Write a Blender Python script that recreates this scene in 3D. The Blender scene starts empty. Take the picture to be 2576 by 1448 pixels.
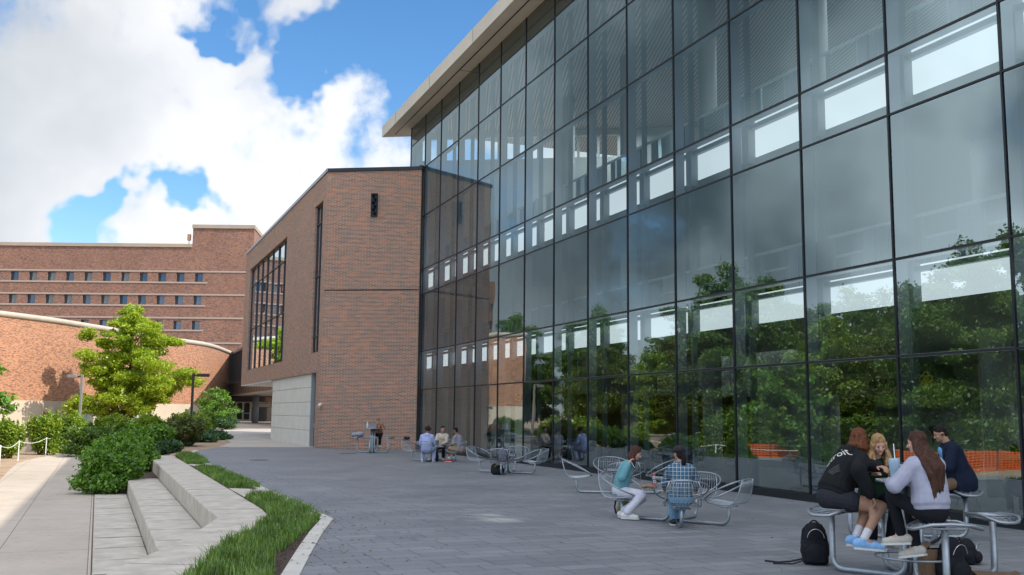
import bpy, bmesh, math, random
import numpy as np
from mathutils import Vector, Matrix, Quaternion
from mathutils.bvhtree import BVHTree
random.seed(7); rng=np.random.default_rng(7)
S=bpy.context.scene; COL=S.collection
rad=math.radians
# ---------------------------------------------------------------- camera
TH=rad(7.25); RO=0.0098; CH=1.77; FPX=2504.0
c_f=Vector((0,math.cos(TH),math.sin(TH))); _u=Vector((0,-math.sin(TH),math.cos(TH))); _r=Vector((1,0,0))
c_r=_r*math.cos(RO)+_u*math.sin(RO); c_u=_u*math.cos(RO)-_r*math.sin(RO)
cam=bpy.data.cameras.new('camera'); cam.lens=35; cam.sensor_width=36; cam.clip_end=6000; cam.clip_start=.1
co=bpy.data.objects.new('camera',cam); COL.objects.link(co)
M=Matrix((c_r,c_u,-c_f)).transposed().to_4x4(); M.translation=(0,0,CH); co.matrix_world=M
S.camera=co
def ray(x,y): return (c_f*FPX+c_r*(x-1288)-c_u*(y-724)).normalized()
def gnd(x,y,z=0.):                       # point at height z under a sight line
    d=ray(x,y); t=(z-CH)/d.z; return Vector((d.x*t,d.y*t,z))
def at(x,y,Y):                           # point at distance Y along a sight line
    d=ray(x,y); t=Y/d.y; return Vector((d.x*t,Y,CH+d.z*t))
# ---------------------------------------------------------------- light
SUN_AZ=rad(111); SUN_EL=rad(42)
S.view_settings.view_transform='Standard'; S.view_settings.look='None'; S.view_settings.gamma=1
S.view_settings.exposure=0.9
sl=bpy.data.lights.new('sun','SUN'); sl.energy=3.0; sl.angle=rad(.5); sl.color=(1,.92,.8)
so=bpy.data.objects.new('sun',sl); COL.objects.link(so)
sd=Vector((math.sin(SUN_AZ)*math.cos(SUN_EL),math.cos(SUN_AZ)*math.cos(SUN_EL),math.sin(SUN_EL)))
so.rotation_euler=sd.to_track_quat('Z','Y').to_euler(); so.location=(60,-20,60)
W=bpy.data.worlds.new('World'); S.world=W; W.use_nodes=True
class NT:
    def __init__(s,tree): s.t=tree; s.n=tree.nodes; s.l=tree.links
    def add(s,typ,ins=None,**kw):
        n=s.n.new(typ)
        for k,v in kw.items(): setattr(n,k,v)
        if ins:
            for k,v in ins.items():
                i=n.inputs[k]
                if isinstance(v,bpy.types.NodeSocket): s.l.new(v,i)
                else: i.default_value=v
        return n
    def math(s,op,a,b=0.,clamp=False):
        n=s.add('ShaderNodeMath',{0:a,1:b},operation=op); n.use_clamp=clamp; return n.outputs[0]
    def ramp(s,fac,stops,interp='LINEAR'):
        n=s.add('ShaderNodeValToRGB',{0:fac}); r=n.color_ramp; r.interpolation=interp
        while len(r.elements)<len(stops): r.elements.new(.5)
        for e,(p,c) in zip(r.elements,stops): e.position=p; e.color=(*c,1) if len(c)==3 else c
        return n.outputs[0]
    def mix(s,f,a,b,bt='MIX'):
        n=s.add('ShaderNodeMix',data_type='RGBA',blend_type=bt)
        for i,v in ((0,f),(6,a),(7,b)):
            if isinstance(v,bpy.types.NodeSocket): s.l.new(v,n.inputs[i])
            else: n.inputs[i].default_value=v if i==0 else ((*v,1) if len(v)==3 else v)
        return n.outputs[2]
w=NT(W.node_tree); w.n.clear()
sky=w.add('ShaderNodeTexSky',sky_type='NISHITA',sun_disc=False,sun_elevation=SUN_EL,sun_rotation=SUN_AZ,altitude=200,air_density=1.0,dust_density=.35,ozone_density=2.2)
tc=w.add('ShaderNodeTexCoord'); dirv=tc.outputs['Generated']
nz=w.add('ShaderNodeTexNoise',{'Vector':dirv,'Scale':9.,'Detail':11,'Roughness':.60,'Distortion':.15})
big=w.add('ShaderNodeTexNoise',{'Vector':dirv,'Scale':3.1,'Detail':3,'Roughness':.5})
dens=w.math('ADD',w.math('MULTIPLY',nz.outputs[0],1.0),w.math('SUBTRACT',w.math('MULTIPLY',big.outputs[0],.25),.09))
# cloud masses (+) and clearings (-) by their direction in the sky
BL=[(250,250,330,.42),(60,520,220,.35),(620,470,200,.34),(880,420,170,.30),(760,220,70,.16),(655,110,55,.22),(870,45,85,.42),(1010,30,40,.10),
    (470,60,110,.28),(480,250,130,.25),(950,310,60,.16),
    (1000,180,190,-.30),(800,230,75,-.35),(565,60,48,-.7),(640,210,40,-.35),(455,425,80,-.85),(350,500,55,-.5),(215,570,105,-.75),(860,260,60,-.25),(590,590,60,.2),(1330,330,200,.3),(360,580,60,-.1),(1150,20,130,-.4),(500,-10,40,-.4),(700,60,30,-.12),(800,150,35,-.2),(440,520,40,-.02)]
wn=w.add('ShaderNodeTexNoise',{'Vector':dirv,'Scale':4.2,'Detail':5,'Roughness':.6})
wv=w.add('ShaderNodeVectorMath',{0:wn.outputs['Color'],1:(.5,.5,.5)},operation='SUBTRACT').outputs[0]
wdir=w.add('ShaderNodeVectorMath',{0:wv,1:(.34,.34,.34),2:dirv},operation='MULTIPLY_ADD').outputs[0]
for bx,by,sg,am in BL:
    c=ray(bx,by)
    d=w.add('ShaderNodeVectorMath',{0:wdir,1:tuple(c)},operation='DISTANCE').outputs['Value']
    q=w.math('DIVIDE',d,sg/FPX*1.05); q=w.math('MULTIPLY',q,q); g=w.math('EXPONENT',w.math('MULTIPLY',q,-1))
    dens=w.math('ADD',dens,w.math('MULTIPLY',g,am))
for az_,el_,sg_,am_ in ((-55,20,.35,.10),(-60,50,.5,.08),(110,60,.7,.10),(180,35,.9,.12),(60,70,.6,.08)):
    c=Vector((math.sin(rad(az_))*math.cos(rad(el_)),math.cos(rad(az_))*math.cos(rad(el_)),math.sin(rad(el_))))
    q=w.math('DIVIDE',w.add('ShaderNodeVectorMath',{0:dirv,1:tuple(c)},operation='DISTANCE').outputs['Value'],sg_); q=w.math('MULTIPLY',q,q)
    dens=w.math('ADD',dens,w.math('MULTIPLY',w.math('EXPONENT',w.math('MULTIPLY',q,-1)),am_))
cb=Vector((math.sin(rad(-57))*math.cos(rad(20)),math.cos(rad(-57))*math.cos(rad(20)),math.sin(rad(20))))
q=w.math('DIVIDE',w.add('ShaderNodeVectorMath',{0:dirv,1:tuple(cb)},operation='DISTANCE').outputs['Value'],.46); bank=w.math('EXPONENT',w.math('MULTIPLY',w.math('POWER',q,4.),-1))
dens=w.math('ADD',dens,w.math('MULTIPLY',bank,.30))
cm=w.ramp(dens,[(.56,(0,0,0)),(.62,(.22,.22,.22)),(.72,(.8,.8,.8)),(.82,(1,1,1))])
n2=w.add('ShaderNodeTexNoise',{'Vector':dirv,'Scale':5.0,'Detail':5,'Roughness':.5})
ccol=w.ramp(n2.outputs[0],[(.30,(.70,.73,.79)),(.42,(.80,.83,.88)),(.52,(.95,.96,.98)),(.8,(1.,1.,1.0))])
n3=w.add('ShaderNodeTexNoise',{'Vector':dirv,'Scale':3.4,'Detail':4,'Roughness':.5})
ccol=w.mix(bank,ccol,w.ramp(n3.outputs[0],[(.34,(.035,.052,.066)),(.48,(.12,.165,.19)),(.62,(.46,.53,.56))]))
hs=w.add('ShaderNodeHueSaturation',{'Saturation':1.26,'Value':.9,'Color':sky.outputs[0]})
bg1=w.add('ShaderNodeBackground',{'Color':hs.outputs[0],'Strength':.12})
dt=w.add('ShaderNodeVectorMath',{0:dirv,1:tuple(c_f)},operation='DOT_PRODUCT').outputs['Value']
mr=w.add('ShaderNodeMapRange',{'Value':dt,'From Min':.80,'From Max':.10,'To Min':.60,'To Max':1.75}); mr.interpolation_type='SMOOTHSTEP'
bg2=w.add('ShaderNodeBackground',{'Color':ccol,'Strength':mr.outputs[0]})
ms=w.add('ShaderNodeMixShader',{0:cm,1:bg1.outputs[0],2:bg2.outputs[0]})
wo=w.add('ShaderNodeOutputWorld',{0:ms.outputs[0]})

# ---------------------------------------------------------------- object helpers
def tag(o,label=None,cat=None,group=None,kind=None):
    if label: o['label']=label
    if cat: o['category']=cat
    if group: o['group']=group
    if kind: o['kind']=kind
    return o
def empty(name,label,cat,loc=(0,0,0),rz=0.,group=None):
    o=bpy.data.objects.new(name,None); COL.objects.link(o); o.location=loc; o.rotation_euler=(0,0,rz); o.empty_display_size=.2
    return tag(o,label,cat,group)
def link(name,me,m=None,parent=None,loc=None,rot=None,smooth=False):
    o=bpy.data.objects.new(name,me); COL.objects.link(o)
    if m is not None: me.materials.append(m)
    if parent: o.parent=parent
    if loc is not None: o.location=loc
    if rot is not None: o.rotation_euler=rot
    if smooth:
        me.polygons.foreach_set('use_smooth',[True]*len(me.polygons))
    return o
class MB:
    def __init__(s): s.v=[]; s.f=[]; s.uv=[]
    def add(s,vs,fs,uvs=None):
        k=len(s.v); s.v+= [tuple(p) for p in vs]; s.f+=[tuple(i+k for i in f) for f in fs]
        s.uv+= uvs if uvs else [None]*len(fs)
        return s
    def box(s,x0,y0,z0,x1,y1,z1,b=0):
        if x0>x1:x0,x1=x1,x0
        if y0>y1:y0,y1=y1,y0
        if z0>z1:z0,z1=z1,z0
        if b>0:
            # bevelled on all edges (chamfer)
            vs=[];P=[]
            for sx,x,ix in((0,x0,x0+b),(1,x1,x1-b)):
                for sy,y,iy in((0,y0,y0+b),(1,y1,y1-b)):
                    for sz,z,iz in((0,z0,z0+b),(1,z1,z1-b)):
                        P+= [(x,iy,iz),(ix,y,iz),(ix,iy,z)]
            bm=bmesh.new(); [bm.verts.new(p) for p in P]; r=bmesh.ops.convex_hull(bm,input=bm.verts)
            bm.verts.index_update(); s.add([v.co[:] for v in bm.verts],[[v.index for v in f.verts] for f in bm.faces]); bm.free(); return s
        return s.add([(x0,y0,z0),(x1,y0,z0),(x1,y1,z0),(x0,y1,z0),(x0,y0,z1),(x1,y0,z1),(x1,y1,z1),(x0,y1,z1)],
            [(3,2,1,0),(4,5,6,7),(0,1,5,4),(1,2,6,5),(2,3,7,6),(3,0,4,7)])
    def quad(s,a,b,c,d,uv=None): return s.add([a,b,c,d],[(0,1,2,3)],[uv])
    def prism(s,pts,z0,z1):
        n=len(pts); ar=sum(pts[i][0]*pts[(i+1)%n][1]-pts[(i+1)%n][0]*pts[i][1] for i in range(n))
        if ar<0: pts=pts[::-1]
        v=[(p[0],p[1],z0) for p in pts]+[(p[0],p[1],z1) for p in pts]
        return s.add(v,[tuple(range(n))[::-1],tuple(range(n,2*n))]+[(i,(i+1)%n,(i+1)%n+n,i+n) for i in range(n)])
    def sheet(s,pts,z):
        n=len(pts); ar=sum(pts[i][0]*pts[(i+1)%n][1]-pts[(i+1)%n][0]*pts[i][1] for i in range(n))
        if ar<0: pts=pts[::-1]
        return s.add([(p[0],p[1],z) for p in pts],[tuple(range(n))])
    def tube(s,path,r,seg=8,cap=True,closed=False):
        P=[Vector(p) for p in path]; n=len(P); R=r if isinstance(r,(list,tuple)) else [r]*n
        k0=len(s.v); up=None; rings=[]
        for i,p in enumerate(P):
            if closed: t=(P[(i+1)%n]-P[i-1])
            else: t=(P[min(i+1,n-1)]-P[max(i-1,0)])
            if t.length<1e-9: t=Vector((0,0,1))
            t.normalize()
            if up is None:
                up=Vector((0,0,1)) if abs(t.z)<.9 else Vector((1,0,0))
            a=up-t*up.dot(t)
            if a.length<1e-6: a=t.orthogonal()
            a.normalize(); up=a; b=t.cross(a)
            rings.append([p+(a*math.cos(2*math.pi*j/seg)+b*math.sin(2*math.pi*j/seg))*R[i] for j in range(seg)])
        vs=[q for rr in rings for q in rr]; fs=[]
        for i in range(n if closed else n-1):
            i2=(i+1)%n
            for j in range(seg): j2=(j+1)%seg; fs.append((i*seg+j,i*seg+j2,i2*seg+j2,i2*seg+j))
        if cap and not closed: fs.append(tuple(range(seg))[::-1]); fs.append(tuple(range((n-1)*seg,n*seg)))
        return s.add(vs,fs)
    def cyl(s,c,r,z0,z1,seg=20): return s.tube([(c[0],c[1],z0),(c[0],c[1],z1)],r,seg)
    def lathe(s,c,prof,seg=24):
        vs=[];fs=[];n=len(prof)
        for r,z in prof:
            for j in range(seg): a=2*math.pi*j/seg; vs.append((c[0]+r*math.cos(a),c[1]+r*math.sin(a),c[2]+z))
        for i in range(n-1):
            for j in range(seg): j2=(j+1)%seg; fs.append((i*seg+j,i*seg+j2,(i+1)*seg+j2,(i+1)*seg+j))
        fs.append(tuple(range(seg))[::-1]); fs.append(tuple(range((n-1)*seg,n*seg)))
        return s.add(vs,fs)
    def ell(s,c,ax,nu=14,nv=9):
        c=Vector(c); A=[Vector(a) for a in ax]; vs=[c+A[2]]; fs=[]
        for i in range(1,nv):
            th=math.pi*i/nv
            for j in range(nu):
                ph=2*math.pi*j/nu; vs.append(c+A[0]*(math.sin(th)*math.cos(ph))+A[1]*(math.sin(th)*math.sin(ph))+A[2]*math.cos(th))
        vs.append(c-A[2]); L=len(vs)-1
        for j in range(nu): fs.append((0,1+j,1+(j+1)%nu)); fs.append((L,L-nu+(j+1)%nu,L-nu+j))
        for i in range(nv-2):
            for j in range(nu): a=1+i*nu+j;b=1+i*nu+(j+1)%nu; fs.append((a,a+nu,b+nu,b))
        return s.add(vs,fs)
    def cap2(s,a,ra,b,rb,seg=12):            # tapered capsule
        a=Vector(a);b=Vector(b); t=b-a; L=t.length
        if L<1e-6: return s.ell(a,((ra,0,0),(0,ra,0),(0,0,ra)))
        t/=L; pts=[];rs=[]
        for k in (-90,-60,-30): pts.append(a+t*ra*math.sin(rad(k))*1.0); rs.append(max(ra*math.cos(rad(k)),.0008))
        pts.append(a);rs.append(ra);pts.append((a+b)/2);rs.append((ra+rb)/2);pts.append(b);rs.append(rb)
        for k in (30,60,90): pts.append(b+t*rb*math.sin(rad(k))); rs.append(max(rb*math.cos(rad(k)),.0008))
        return s.tube(pts,rs,seg)
    def mesh(s,name):
        me=bpy.data.meshes.new(name); me.from_pydata(s.v,[],s.f)
        if any(u is not None for u in s.uv):
            l=me.uv_layers.new(name='UVMap')
            for p,u in zip(me.polygons,s.uv):
                if u:
                    for li,c in zip(p.loop_indices,u): l.data[li].uv=c
        return me
    def build(s,name,m=None,parent=None,smooth=False,loc=None,rot=None):
        me=s.mesh(name); return link(name,me,m,parent,loc,rot,smooth)
def sm_angle(o,deg=40):
    me=o.data; me.polygons.foreach_set('use_smooth',[True]*len(me.polygons))
    try: me.set_sharp_from_angle(angle=rad(deg))
    except Exception: pass
    return o
def fast_mesh(name,V,F):
    V=np.asarray(V,dtype=np.float32); F=np.asarray(F,dtype=np.int32); k=F.shape[1]
    me=bpy.data.meshes.new(name); me.vertices.add(len(V)); me.vertices.foreach_set('co',V.ravel())
    me.loops.add(F.size); me.loops.foreach_set('vertex_index',F.ravel())
    me.polygons.add(len(F)); me.polygons.foreach_set('loop_start',np.arange(0,F.size,k,dtype=np.int32)); me.polygons.foreach_set('loop_total',np.full(len(F),k,dtype=np.int32))
    me.update(); me.validate(); return me
def copy_thing(src,loc,rz,label,group=None,sc=None):
    c=src.copy(); COL.objects.link(c); c.location=loc; c.rotation_euler=(0,0,rz)
    if sc: c.scale=sc
    c['label']=label
    if group: c['group']=group
    for ch in list(src.children):
        d=ch.copy(); COL.objects.link(d); d.parent=c
        for g in list(ch.children):
            e=g.copy(); COL.objects.link(e); e.parent=d
    return c

# ---------------------------------------------------------------- materials
MC={}
def mat(name,col,rough=.6,metal=0.,var=.0,vs=8.,bump=0.,bs=60.,col2=None,spec=.5,coord='Object',stretch=None):
    if name in MC: return MC[name]
    m=bpy.data.materials.new(name); m.use_nodes=True; t=NT(m.node_tree); b=t.n['Principled BSDF']
    b.inputs['Roughness'].default_value=rough; b.inputs['Metallic'].default_value=metal; b.inputs['Specular IOR Level'].default_value=spec
    tcn=t.add('ShaderNodeTexCoord'); vec=tcn.outputs[coord]
    if stretch: vec=t.add('ShaderNodeMapping',{'Vector':vec,'Scale':stretch}).outputs[0]
    if var>0 or col2:
        n=t.add('ShaderNodeTexNoise',{'Vector':vec,'Scale':vs,'Detail':6,'Roughness':.6})
        c2=col2 or tuple(x*(1-var) for x in col); c1=col if col2 else tuple(min(1,x*(1+var)) for x in col)
        r=t.ramp(n.outputs[0],[(.32,c2),(.68,c1)]); t.l.new(r,b.inputs['Base Color'])
    else: b.inputs['Base Color'].default_value=(*col,1)
    if bump>0:
        n=t.add('ShaderNodeTexNoise',{'Vector':vec,'Scale':bs,'Detail':4}); 
        bn=t.add('ShaderNodeBump',{'Height':n.outputs[0],'Strength':bump,'Distance':.02}); t.l.new(bn.outputs[0],b.inputs['Normal'])
    MC[name]=m; return m
def wallvec(t,uv=False):
    tcn=t.add('ShaderNodeTexCoord')
    if uv: return tcn.outputs['UV']
    sp=t.add('ShaderNodeSeparateXYZ',{0:tcn.outputs['Object']}); sn=t.add('ShaderNodeSeparateXYZ',{0:tcn.outputs['Normal']})
    f=t.math('GREATER_THAN',t.math('ABSOLUTE',sn.outputs[0]),.7)
    u=t.math('ADD',t.math('MULTIPLY',sp.outputs[1],f),t.math('MULTIPLY',sp.outputs[0],t.math('SUBTRACT',1,f)))
    return t.add('ShaderNodeCombineXYZ',{0:u,1:sp.outputs[2],2:0}).outputs[0]
def brick(name,cols,mortar,bw=.30,rh=.0667,ms=.011,uv=False,off=.5,rough=.85,bump=.5,patch=(.75,1.15),soldier=None,dots=False,cl=1.6):
    m=bpy.data.materials.new(name); m.use_nodes=True; t=NT(m.node_tree); b=t.n['Principled BSDF']; b.inputs['Roughness'].default_value=rough
    v=wallvec(t,uv)
    br=t.add('ShaderNodeTexBrick',{'Vector':v,'Color1':(0,0,0,1),'Color2':(1,1,1,1),'Mortar':(.5,.5,.5,1),'Scale':1.,'Mortar Size':ms,'Mortar Smooth':.15,'Bias':0.,'Brick Width':bw,'Row Height':rh},offset=off,offset_frequency=2,squash=1.)
    cn=t.add('ShaderNodeTexNoise',{'Vector':t.add('ShaderNodeMapping',{'Vector':v,'Scale':(1.0*cl,2.2*cl,1)}).outputs[0],'Scale':1.,'Detail':4,'Roughness':.7})
    rv=t.math('ADD',t.math('MULTIPLY',br.outputs['Color'],.80),t.math('MULTIPLY',t.math('SUBTRACT',cn.outputs[0],.33),.75))
    n=len(cols); c=t.ramp(rv,[(p,k) for p,k in cols],'LINEAR')
    big=t.add('ShaderNodeTexNoise',{'Vector':v,'Scale':.25,'Detail':5,'Roughness':.6})
    g=t.ramp(big.outputs[0],[(.3,(patch[0],)*3),(.7,(patch[1],)*3)])
    c=t.mix(1.,c,g,'MULTIPLY')
    fin=t.mix(br.outputs['Fac'],c,mortar)
    if dots:   # small shadows of projecting header bricks, painted dark on a regular raster
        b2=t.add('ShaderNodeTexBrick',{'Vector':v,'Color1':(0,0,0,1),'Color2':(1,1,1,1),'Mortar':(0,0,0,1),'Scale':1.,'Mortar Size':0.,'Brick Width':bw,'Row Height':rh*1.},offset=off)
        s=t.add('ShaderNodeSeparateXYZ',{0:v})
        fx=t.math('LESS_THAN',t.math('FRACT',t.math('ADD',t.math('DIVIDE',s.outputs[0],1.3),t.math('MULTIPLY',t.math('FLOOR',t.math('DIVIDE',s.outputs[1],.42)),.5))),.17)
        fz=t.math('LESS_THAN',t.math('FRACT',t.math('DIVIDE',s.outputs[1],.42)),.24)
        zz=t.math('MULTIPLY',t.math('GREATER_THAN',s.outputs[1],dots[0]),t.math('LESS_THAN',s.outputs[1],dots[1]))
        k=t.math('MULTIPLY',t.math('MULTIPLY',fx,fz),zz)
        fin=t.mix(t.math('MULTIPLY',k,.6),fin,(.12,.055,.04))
    t.l.new(fin,b.inputs['Base Color'])
    bp=t.add('ShaderNodeBump',{'Height':t.math('SUBTRACT',1,br.outputs['Fac']),'Strength':bump,'Distance':.01}); t.l.new(bp.outputs[0],b.inputs['Normal'])
    return m
M_brickA=brick('dark_mixed_brick',[(.05,(.125,.078,.062)),(.30,(.19,.098,.062)),(.56,(.26,.115,.063)),(.76,(.34,.125,.057)),(.96,(.46,.14,.05))],(.54,.48,.42),.30,.0667,.0085,patch=(.88,1.12))
M_brickT=brick('tower_brick',[(.15,(.10,.06,.055)),(.5,(.20,.105,.078)),(.8,(.31,.15,.09))],(.22,.165,.14),.24,.0667,.004,patch=(.85,1.12))
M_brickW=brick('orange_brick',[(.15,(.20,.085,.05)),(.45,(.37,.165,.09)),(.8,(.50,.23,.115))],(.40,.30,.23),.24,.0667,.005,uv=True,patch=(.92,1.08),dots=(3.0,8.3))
M_conc=mat('pale_concrete',(.50,.47,.42),.85,var=.12,vs=2.5,bump=.15,bs=40)
M_conc2=mat('terrace_concrete',(.46,.41,.345),.85,var=.2,vs=2.6,bump=.2,bs=50)
M_panel=mat('concrete_panel',(.62,.59,.53),.8,var=.06,vs=1.2,bump=.1,bs=30)
M_dkmetal=mat('dark_bronze_metal',(.035,.030,.030),.45,metal=.3)
M_black=mat('black_metal',(.012,.014,.018),.4,metal=.2)
M_frame=mat('charcoal_frame',(.018,.021,.028),.38,metal=.4)
M_galv=mat('galvanized_tube',(.31,.34,.37),.42,metal=.75,var=.1,vs=20)
M_wire=mat('galvanized_wire',(.36,.39,.42),.42,metal=.8)
M_alu=mat('aluminium',(.55,.55,.54),.35,metal=.7)
M_soffit=mat('limestone_soffit',(.58,.53,.45),.8,var=.06,vs=.6,bump=.05)
M_mulch=mat('mulch',(.085,.05,.035),.95,col2=(.025,.015,.012),vs=14,bump=.9,bs=30)
M_white=mat('white_paint',(.78,.78,.76),.5)
M_intwall=mat('interior_plaster',(.66,.69,.68),.8,var=.04)
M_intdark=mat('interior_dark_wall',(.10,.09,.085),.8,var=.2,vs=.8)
def glass_mat(name,tint,ior,refl=(.93,.97,1.),wav=.0,rough=0.):
    m=bpy.data.materials.new(name); m.use_nodes=True; t=NT(m.node_tree); t.n.clear()
    tr=t.add('ShaderNodeBsdfTransparent',{'Color':(*tint,1)}); gl=t.add('ShaderNodeBsdfAnisotropic',{'Color':(*refl,1),'Roughness':rough})
    if wav:
        tcn=t.add('ShaderNodeTexCoord'); n=t.add('ShaderNodeTexNoise',{'Vector':tcn.outputs['Object'],'Scale':.55,'Detail':1.5})
        bp=t.add('ShaderNodeBump',{'Height':n.outputs[0],'Strength':1.,'Distance':wav}); t.l.new(bp.outputs[0],gl.inputs['Normal'])
    fr=t.add('ShaderNodeFresnel',{'IOR':ior}); mx=t.add('ShaderNodeMixShader',{0:fr.outputs[0],1:tr.outputs[0],2:gl.outputs[0]})
    t.add('ShaderNodeOutputMaterial',{0:mx.outputs[0]}); return m
M_glass=glass_mat('curtain_wall_glass',(.80,.90,.90),3.3,(.82,.95,1.0),.0035)
M_glassw=glass_mat('window_glass',(.35,.42,.45),2.6,(.8,.9,.97),.006)
M_glassi=glass_mat('balustrade_glass',(.82,.9,.9),1.5)
M_glassd=mat('dark_window_glass',(.03,.04,.055),.06,spec=1.2)
def emis(name,col,st):
    m=bpy.data.materials.new(name); m.use_nodes=True; t=NT(m.node_tree); t.n.clear()
    e=t.add('ShaderNodeEmission',{'Color':(*col,1),'Strength':st}); t.add('ShaderNodeOutputMaterial',{0:e.outputs[0]}); return m
def leafmat(name,c1,c2,c3=None,tr=.35,scale=1.3):
    m=bpy.data.materials.new(name); m.use_nodes=True; t=NT(m.node_tree); t.n.clear()
    tcn=t.add('ShaderNodeTexCoord'); n=t.add('ShaderNodeTexNoise',{'Vector':tcn.outputs['Object'],'Scale':scale,'Detail':3})
    wn=t.add('ShaderNodeTexWhiteNoise',{'Vector':t.add('ShaderNodeVectorMath',{0:tcn.outputs['Object'],1:(.13,.13,.13)},operation='SNAP').outputs[0]},noise_dimensions='3D')
    f=t.math('ADD',t.math('MULTIPLY',n.outputs[0],.7),t.math('MULTIPLY',wn.outputs[0],.32))
    st=[(.28,c1),(.62,c2)]
    if c3: st.append((.85,c3))
    c=t.ramp(f,st)
    d=t.add('ShaderNodeBsdfDiffuse',{'Color':c}); tl=t.add('ShaderNodeBsdfTranslucent',{'Color':t.mix(1.,c,(1.,1.,.55),'MULTIPLY')})
    mx=t.add('ShaderNodeMixShader',{0:tr,1:d.outputs[0],2:tl.outputs[0]})
    g=t.add('ShaderNodeBsdfAnisotropic',{'Color':(1,1,1,1),'Roughness':.45}); mx2=t.add('ShaderNodeMixShader',{0:.035,1:mx.outputs[0],2:g.outputs[0]})
    t.add('ShaderNodeOutputMaterial',{0:mx2.outputs[0]}); return m
M_bark=mat('bark',(.11,.075,.055),.9,var=.3,vs=12,bump=.8,bs=20)
M_leafY=leafmat('chartreuse_leaves',(.17,.27,.015),(.40,.51,.025),(.58,.62,.05),.5,.9)
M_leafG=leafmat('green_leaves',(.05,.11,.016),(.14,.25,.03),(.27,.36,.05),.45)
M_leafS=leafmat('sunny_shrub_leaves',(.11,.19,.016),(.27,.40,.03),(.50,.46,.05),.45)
M_leafN=leafmat('glossy_shrub_leaves',(.06,.14,.018),(.17,.34,.035),(.34,.48,.07),.45,2.5)
M_leafR=leafmat('russet_shrub_leaves',(.08,.09,.03),(.15,.19,.04),(.32,.17,.08),.35)
M_leafJ=leafmat('juniper_needles',(.025,.065,.025),(.06,.13,.045),(.11,.20,.06),.2)
M_leafO=leafmat('autumn_leaves',(.05,.09,.012),(.13,.18,.02),(.30,.16,.03),.4)
M_grass=leafmat('grass_blades',(.07,.13,.022),(.16,.29,.04),(.36,.40,.10),.4,1.6)
# ================================================================ SETTING
def sstep(t): t=np.clip(t,0,1); return t*t*(3-2*t)
def gz(x,y):
    x=np.asarray(x,float); y=np.asarray(y,float)
    n=.925*x+.381*y; s=-.381*x+.925*y
    a=np.interp(n,[2.3,2.9],[-.92,-.03]); b=np.interp(n,[0,1.9,2.9,3.6],[-.89,-.45,-.10,-.03])
    k=np.clip((s-34.6)/.6,0,1); z=a*(1-k)+b*k
    hi=np.maximum(z,z+ (0.28-z)*sstep((y-62)/60)); z=np.where(y>62,hi,z)
    return z
def grid_ground():
    xs=np.concatenate([[-2500,-1200,-600,-350,-220,-160],np.arange(-120,-40,4),np.arange(-40,32,.5),[34,40,60,100,200,600,2500]])
    ys=np.concatenate([[-2500,-600,-200,-80,-40],np.arange(-20,70,.5),np.arange(70,190,4),[220,300,500,1200,3000]])
    X,Y=np.meshgrid(xs,ys); Z=gz(X,Y); V=np.stack([X,Y,Z],-1).reshape(-1,3)
    nx=len(xs); i=np.arange(len(ys)-1)[:,None]*nx+np.arange(nx-1)[None,:]; i=i.ravel()
    return fast_mesh('ground',V,np.stack([i,i+1,i+nx+1,i+nx],-1))
M_soil=mat('dry_straw_soil',(.42,.30,.19),.95,col2=(.26,.18,.12),vs=1.1,bump=.5,bs=18)
tag(link('ground',grid_ground(),M_soil),kind='structure')
# plaza pavers
def paver_mat():
    m=bpy.data.materials.new('slate_pavers'); m.use_nodes=True; t=NT(m.node_tree); b=t.n['Principled BSDF']
    tcn=t.add('ShaderNodeTexCoord'); v=t.add('ShaderNodeMapping',{'Vector':tcn.outputs['Object'],'Rotation':(0,0,rad(-22.7+.9))}).outputs[0]
    br=t.add('ShaderNodeTexBrick',{'Vector':v,'Color1':(0,0,0,1),'Color2':(1,1,1,1),'Mortar':(.4,.4,.4,1),'Scale':1.,'Mortar Size':.0075,'Mortar Smooth':.2,'Brick Width':.62,'Row Height':.305},offset=.37,offset_frequency=3)
    c=t.ramp(br.outputs['Color'],[(0,(.160,.165,.178)),(.5,(.184,.189,.202)),(1,(.212,.216,.228))])
    n=t.add('ShaderNodeTexNoise',{'Vector':tcn.outputs['Object'],'Scale':.35,'Detail':6,'Roughness':.65})
    c=t.mix(1.,c,t.ramp(n.outputs[0],[(.3,(.82,.83,.85)),(.7,(1.12,1.1,1.08))]),'MULTIPLY')
    n2=t.add('ShaderNodeTexNoise',{'Vector':tcn.outputs['Object'],'Scale':38.,'Detail':3})
    c=t.mix(1.,c,t.ramp(n2.outputs[0],[(.3,(.9,.9,.9)),(.7,(1.1,1.1,1.1))]),'MULTIPLY')
    n3=t.add('ShaderNodeTexNoise',{'Vector':tcn.outputs['Object'],'Scale':1.7,'Detail':5,'Roughness':.75})
    c=t.mix(t.ramp(n3.outputs[0],[(.58,(0,0,0)),(.76,(.45,.45,.45))]),c,(.085,.075,.068))
    c=t.mix(t.math('MULTIPLY',br.outputs['Fac'],.8),c,(.05,.045,.045)); t.l.new(c,b.inputs['Base Color'])
    rr=t.math('ADD',t.math('MULTIPLY',br.outputs['Color'],.12),.56); t.l.new(rr,b.inputs['Roughness'])
    bp=t.add('ShaderNodeBump',{'Height':t.math('ADD',t.math('SUBTRACT',1,br.outputs['Fac']),t.math('MULTIPLY',n2.outputs[0],.12)),'Strength':.6,'Distance':.006}); t.l.new(bp.outputs[0],b.inputs['Normal'])
    return m
kerbline=[(-.9,-14),(-1.75,5),(-2.29,11.2),(-2.55,13.25),(-2.77,15.13),(-2.95,17.0),(-3.7,18.8),(-6.27,24.95),(-10.09,34.02),(-12.6,40.6),(-13.75,44.0),(-14.07,45.6)]
plz=kerbline+[(-14.6,50.42),(-9.3,51.7),(8,51.7),(30,30),(34,-14)]
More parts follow.
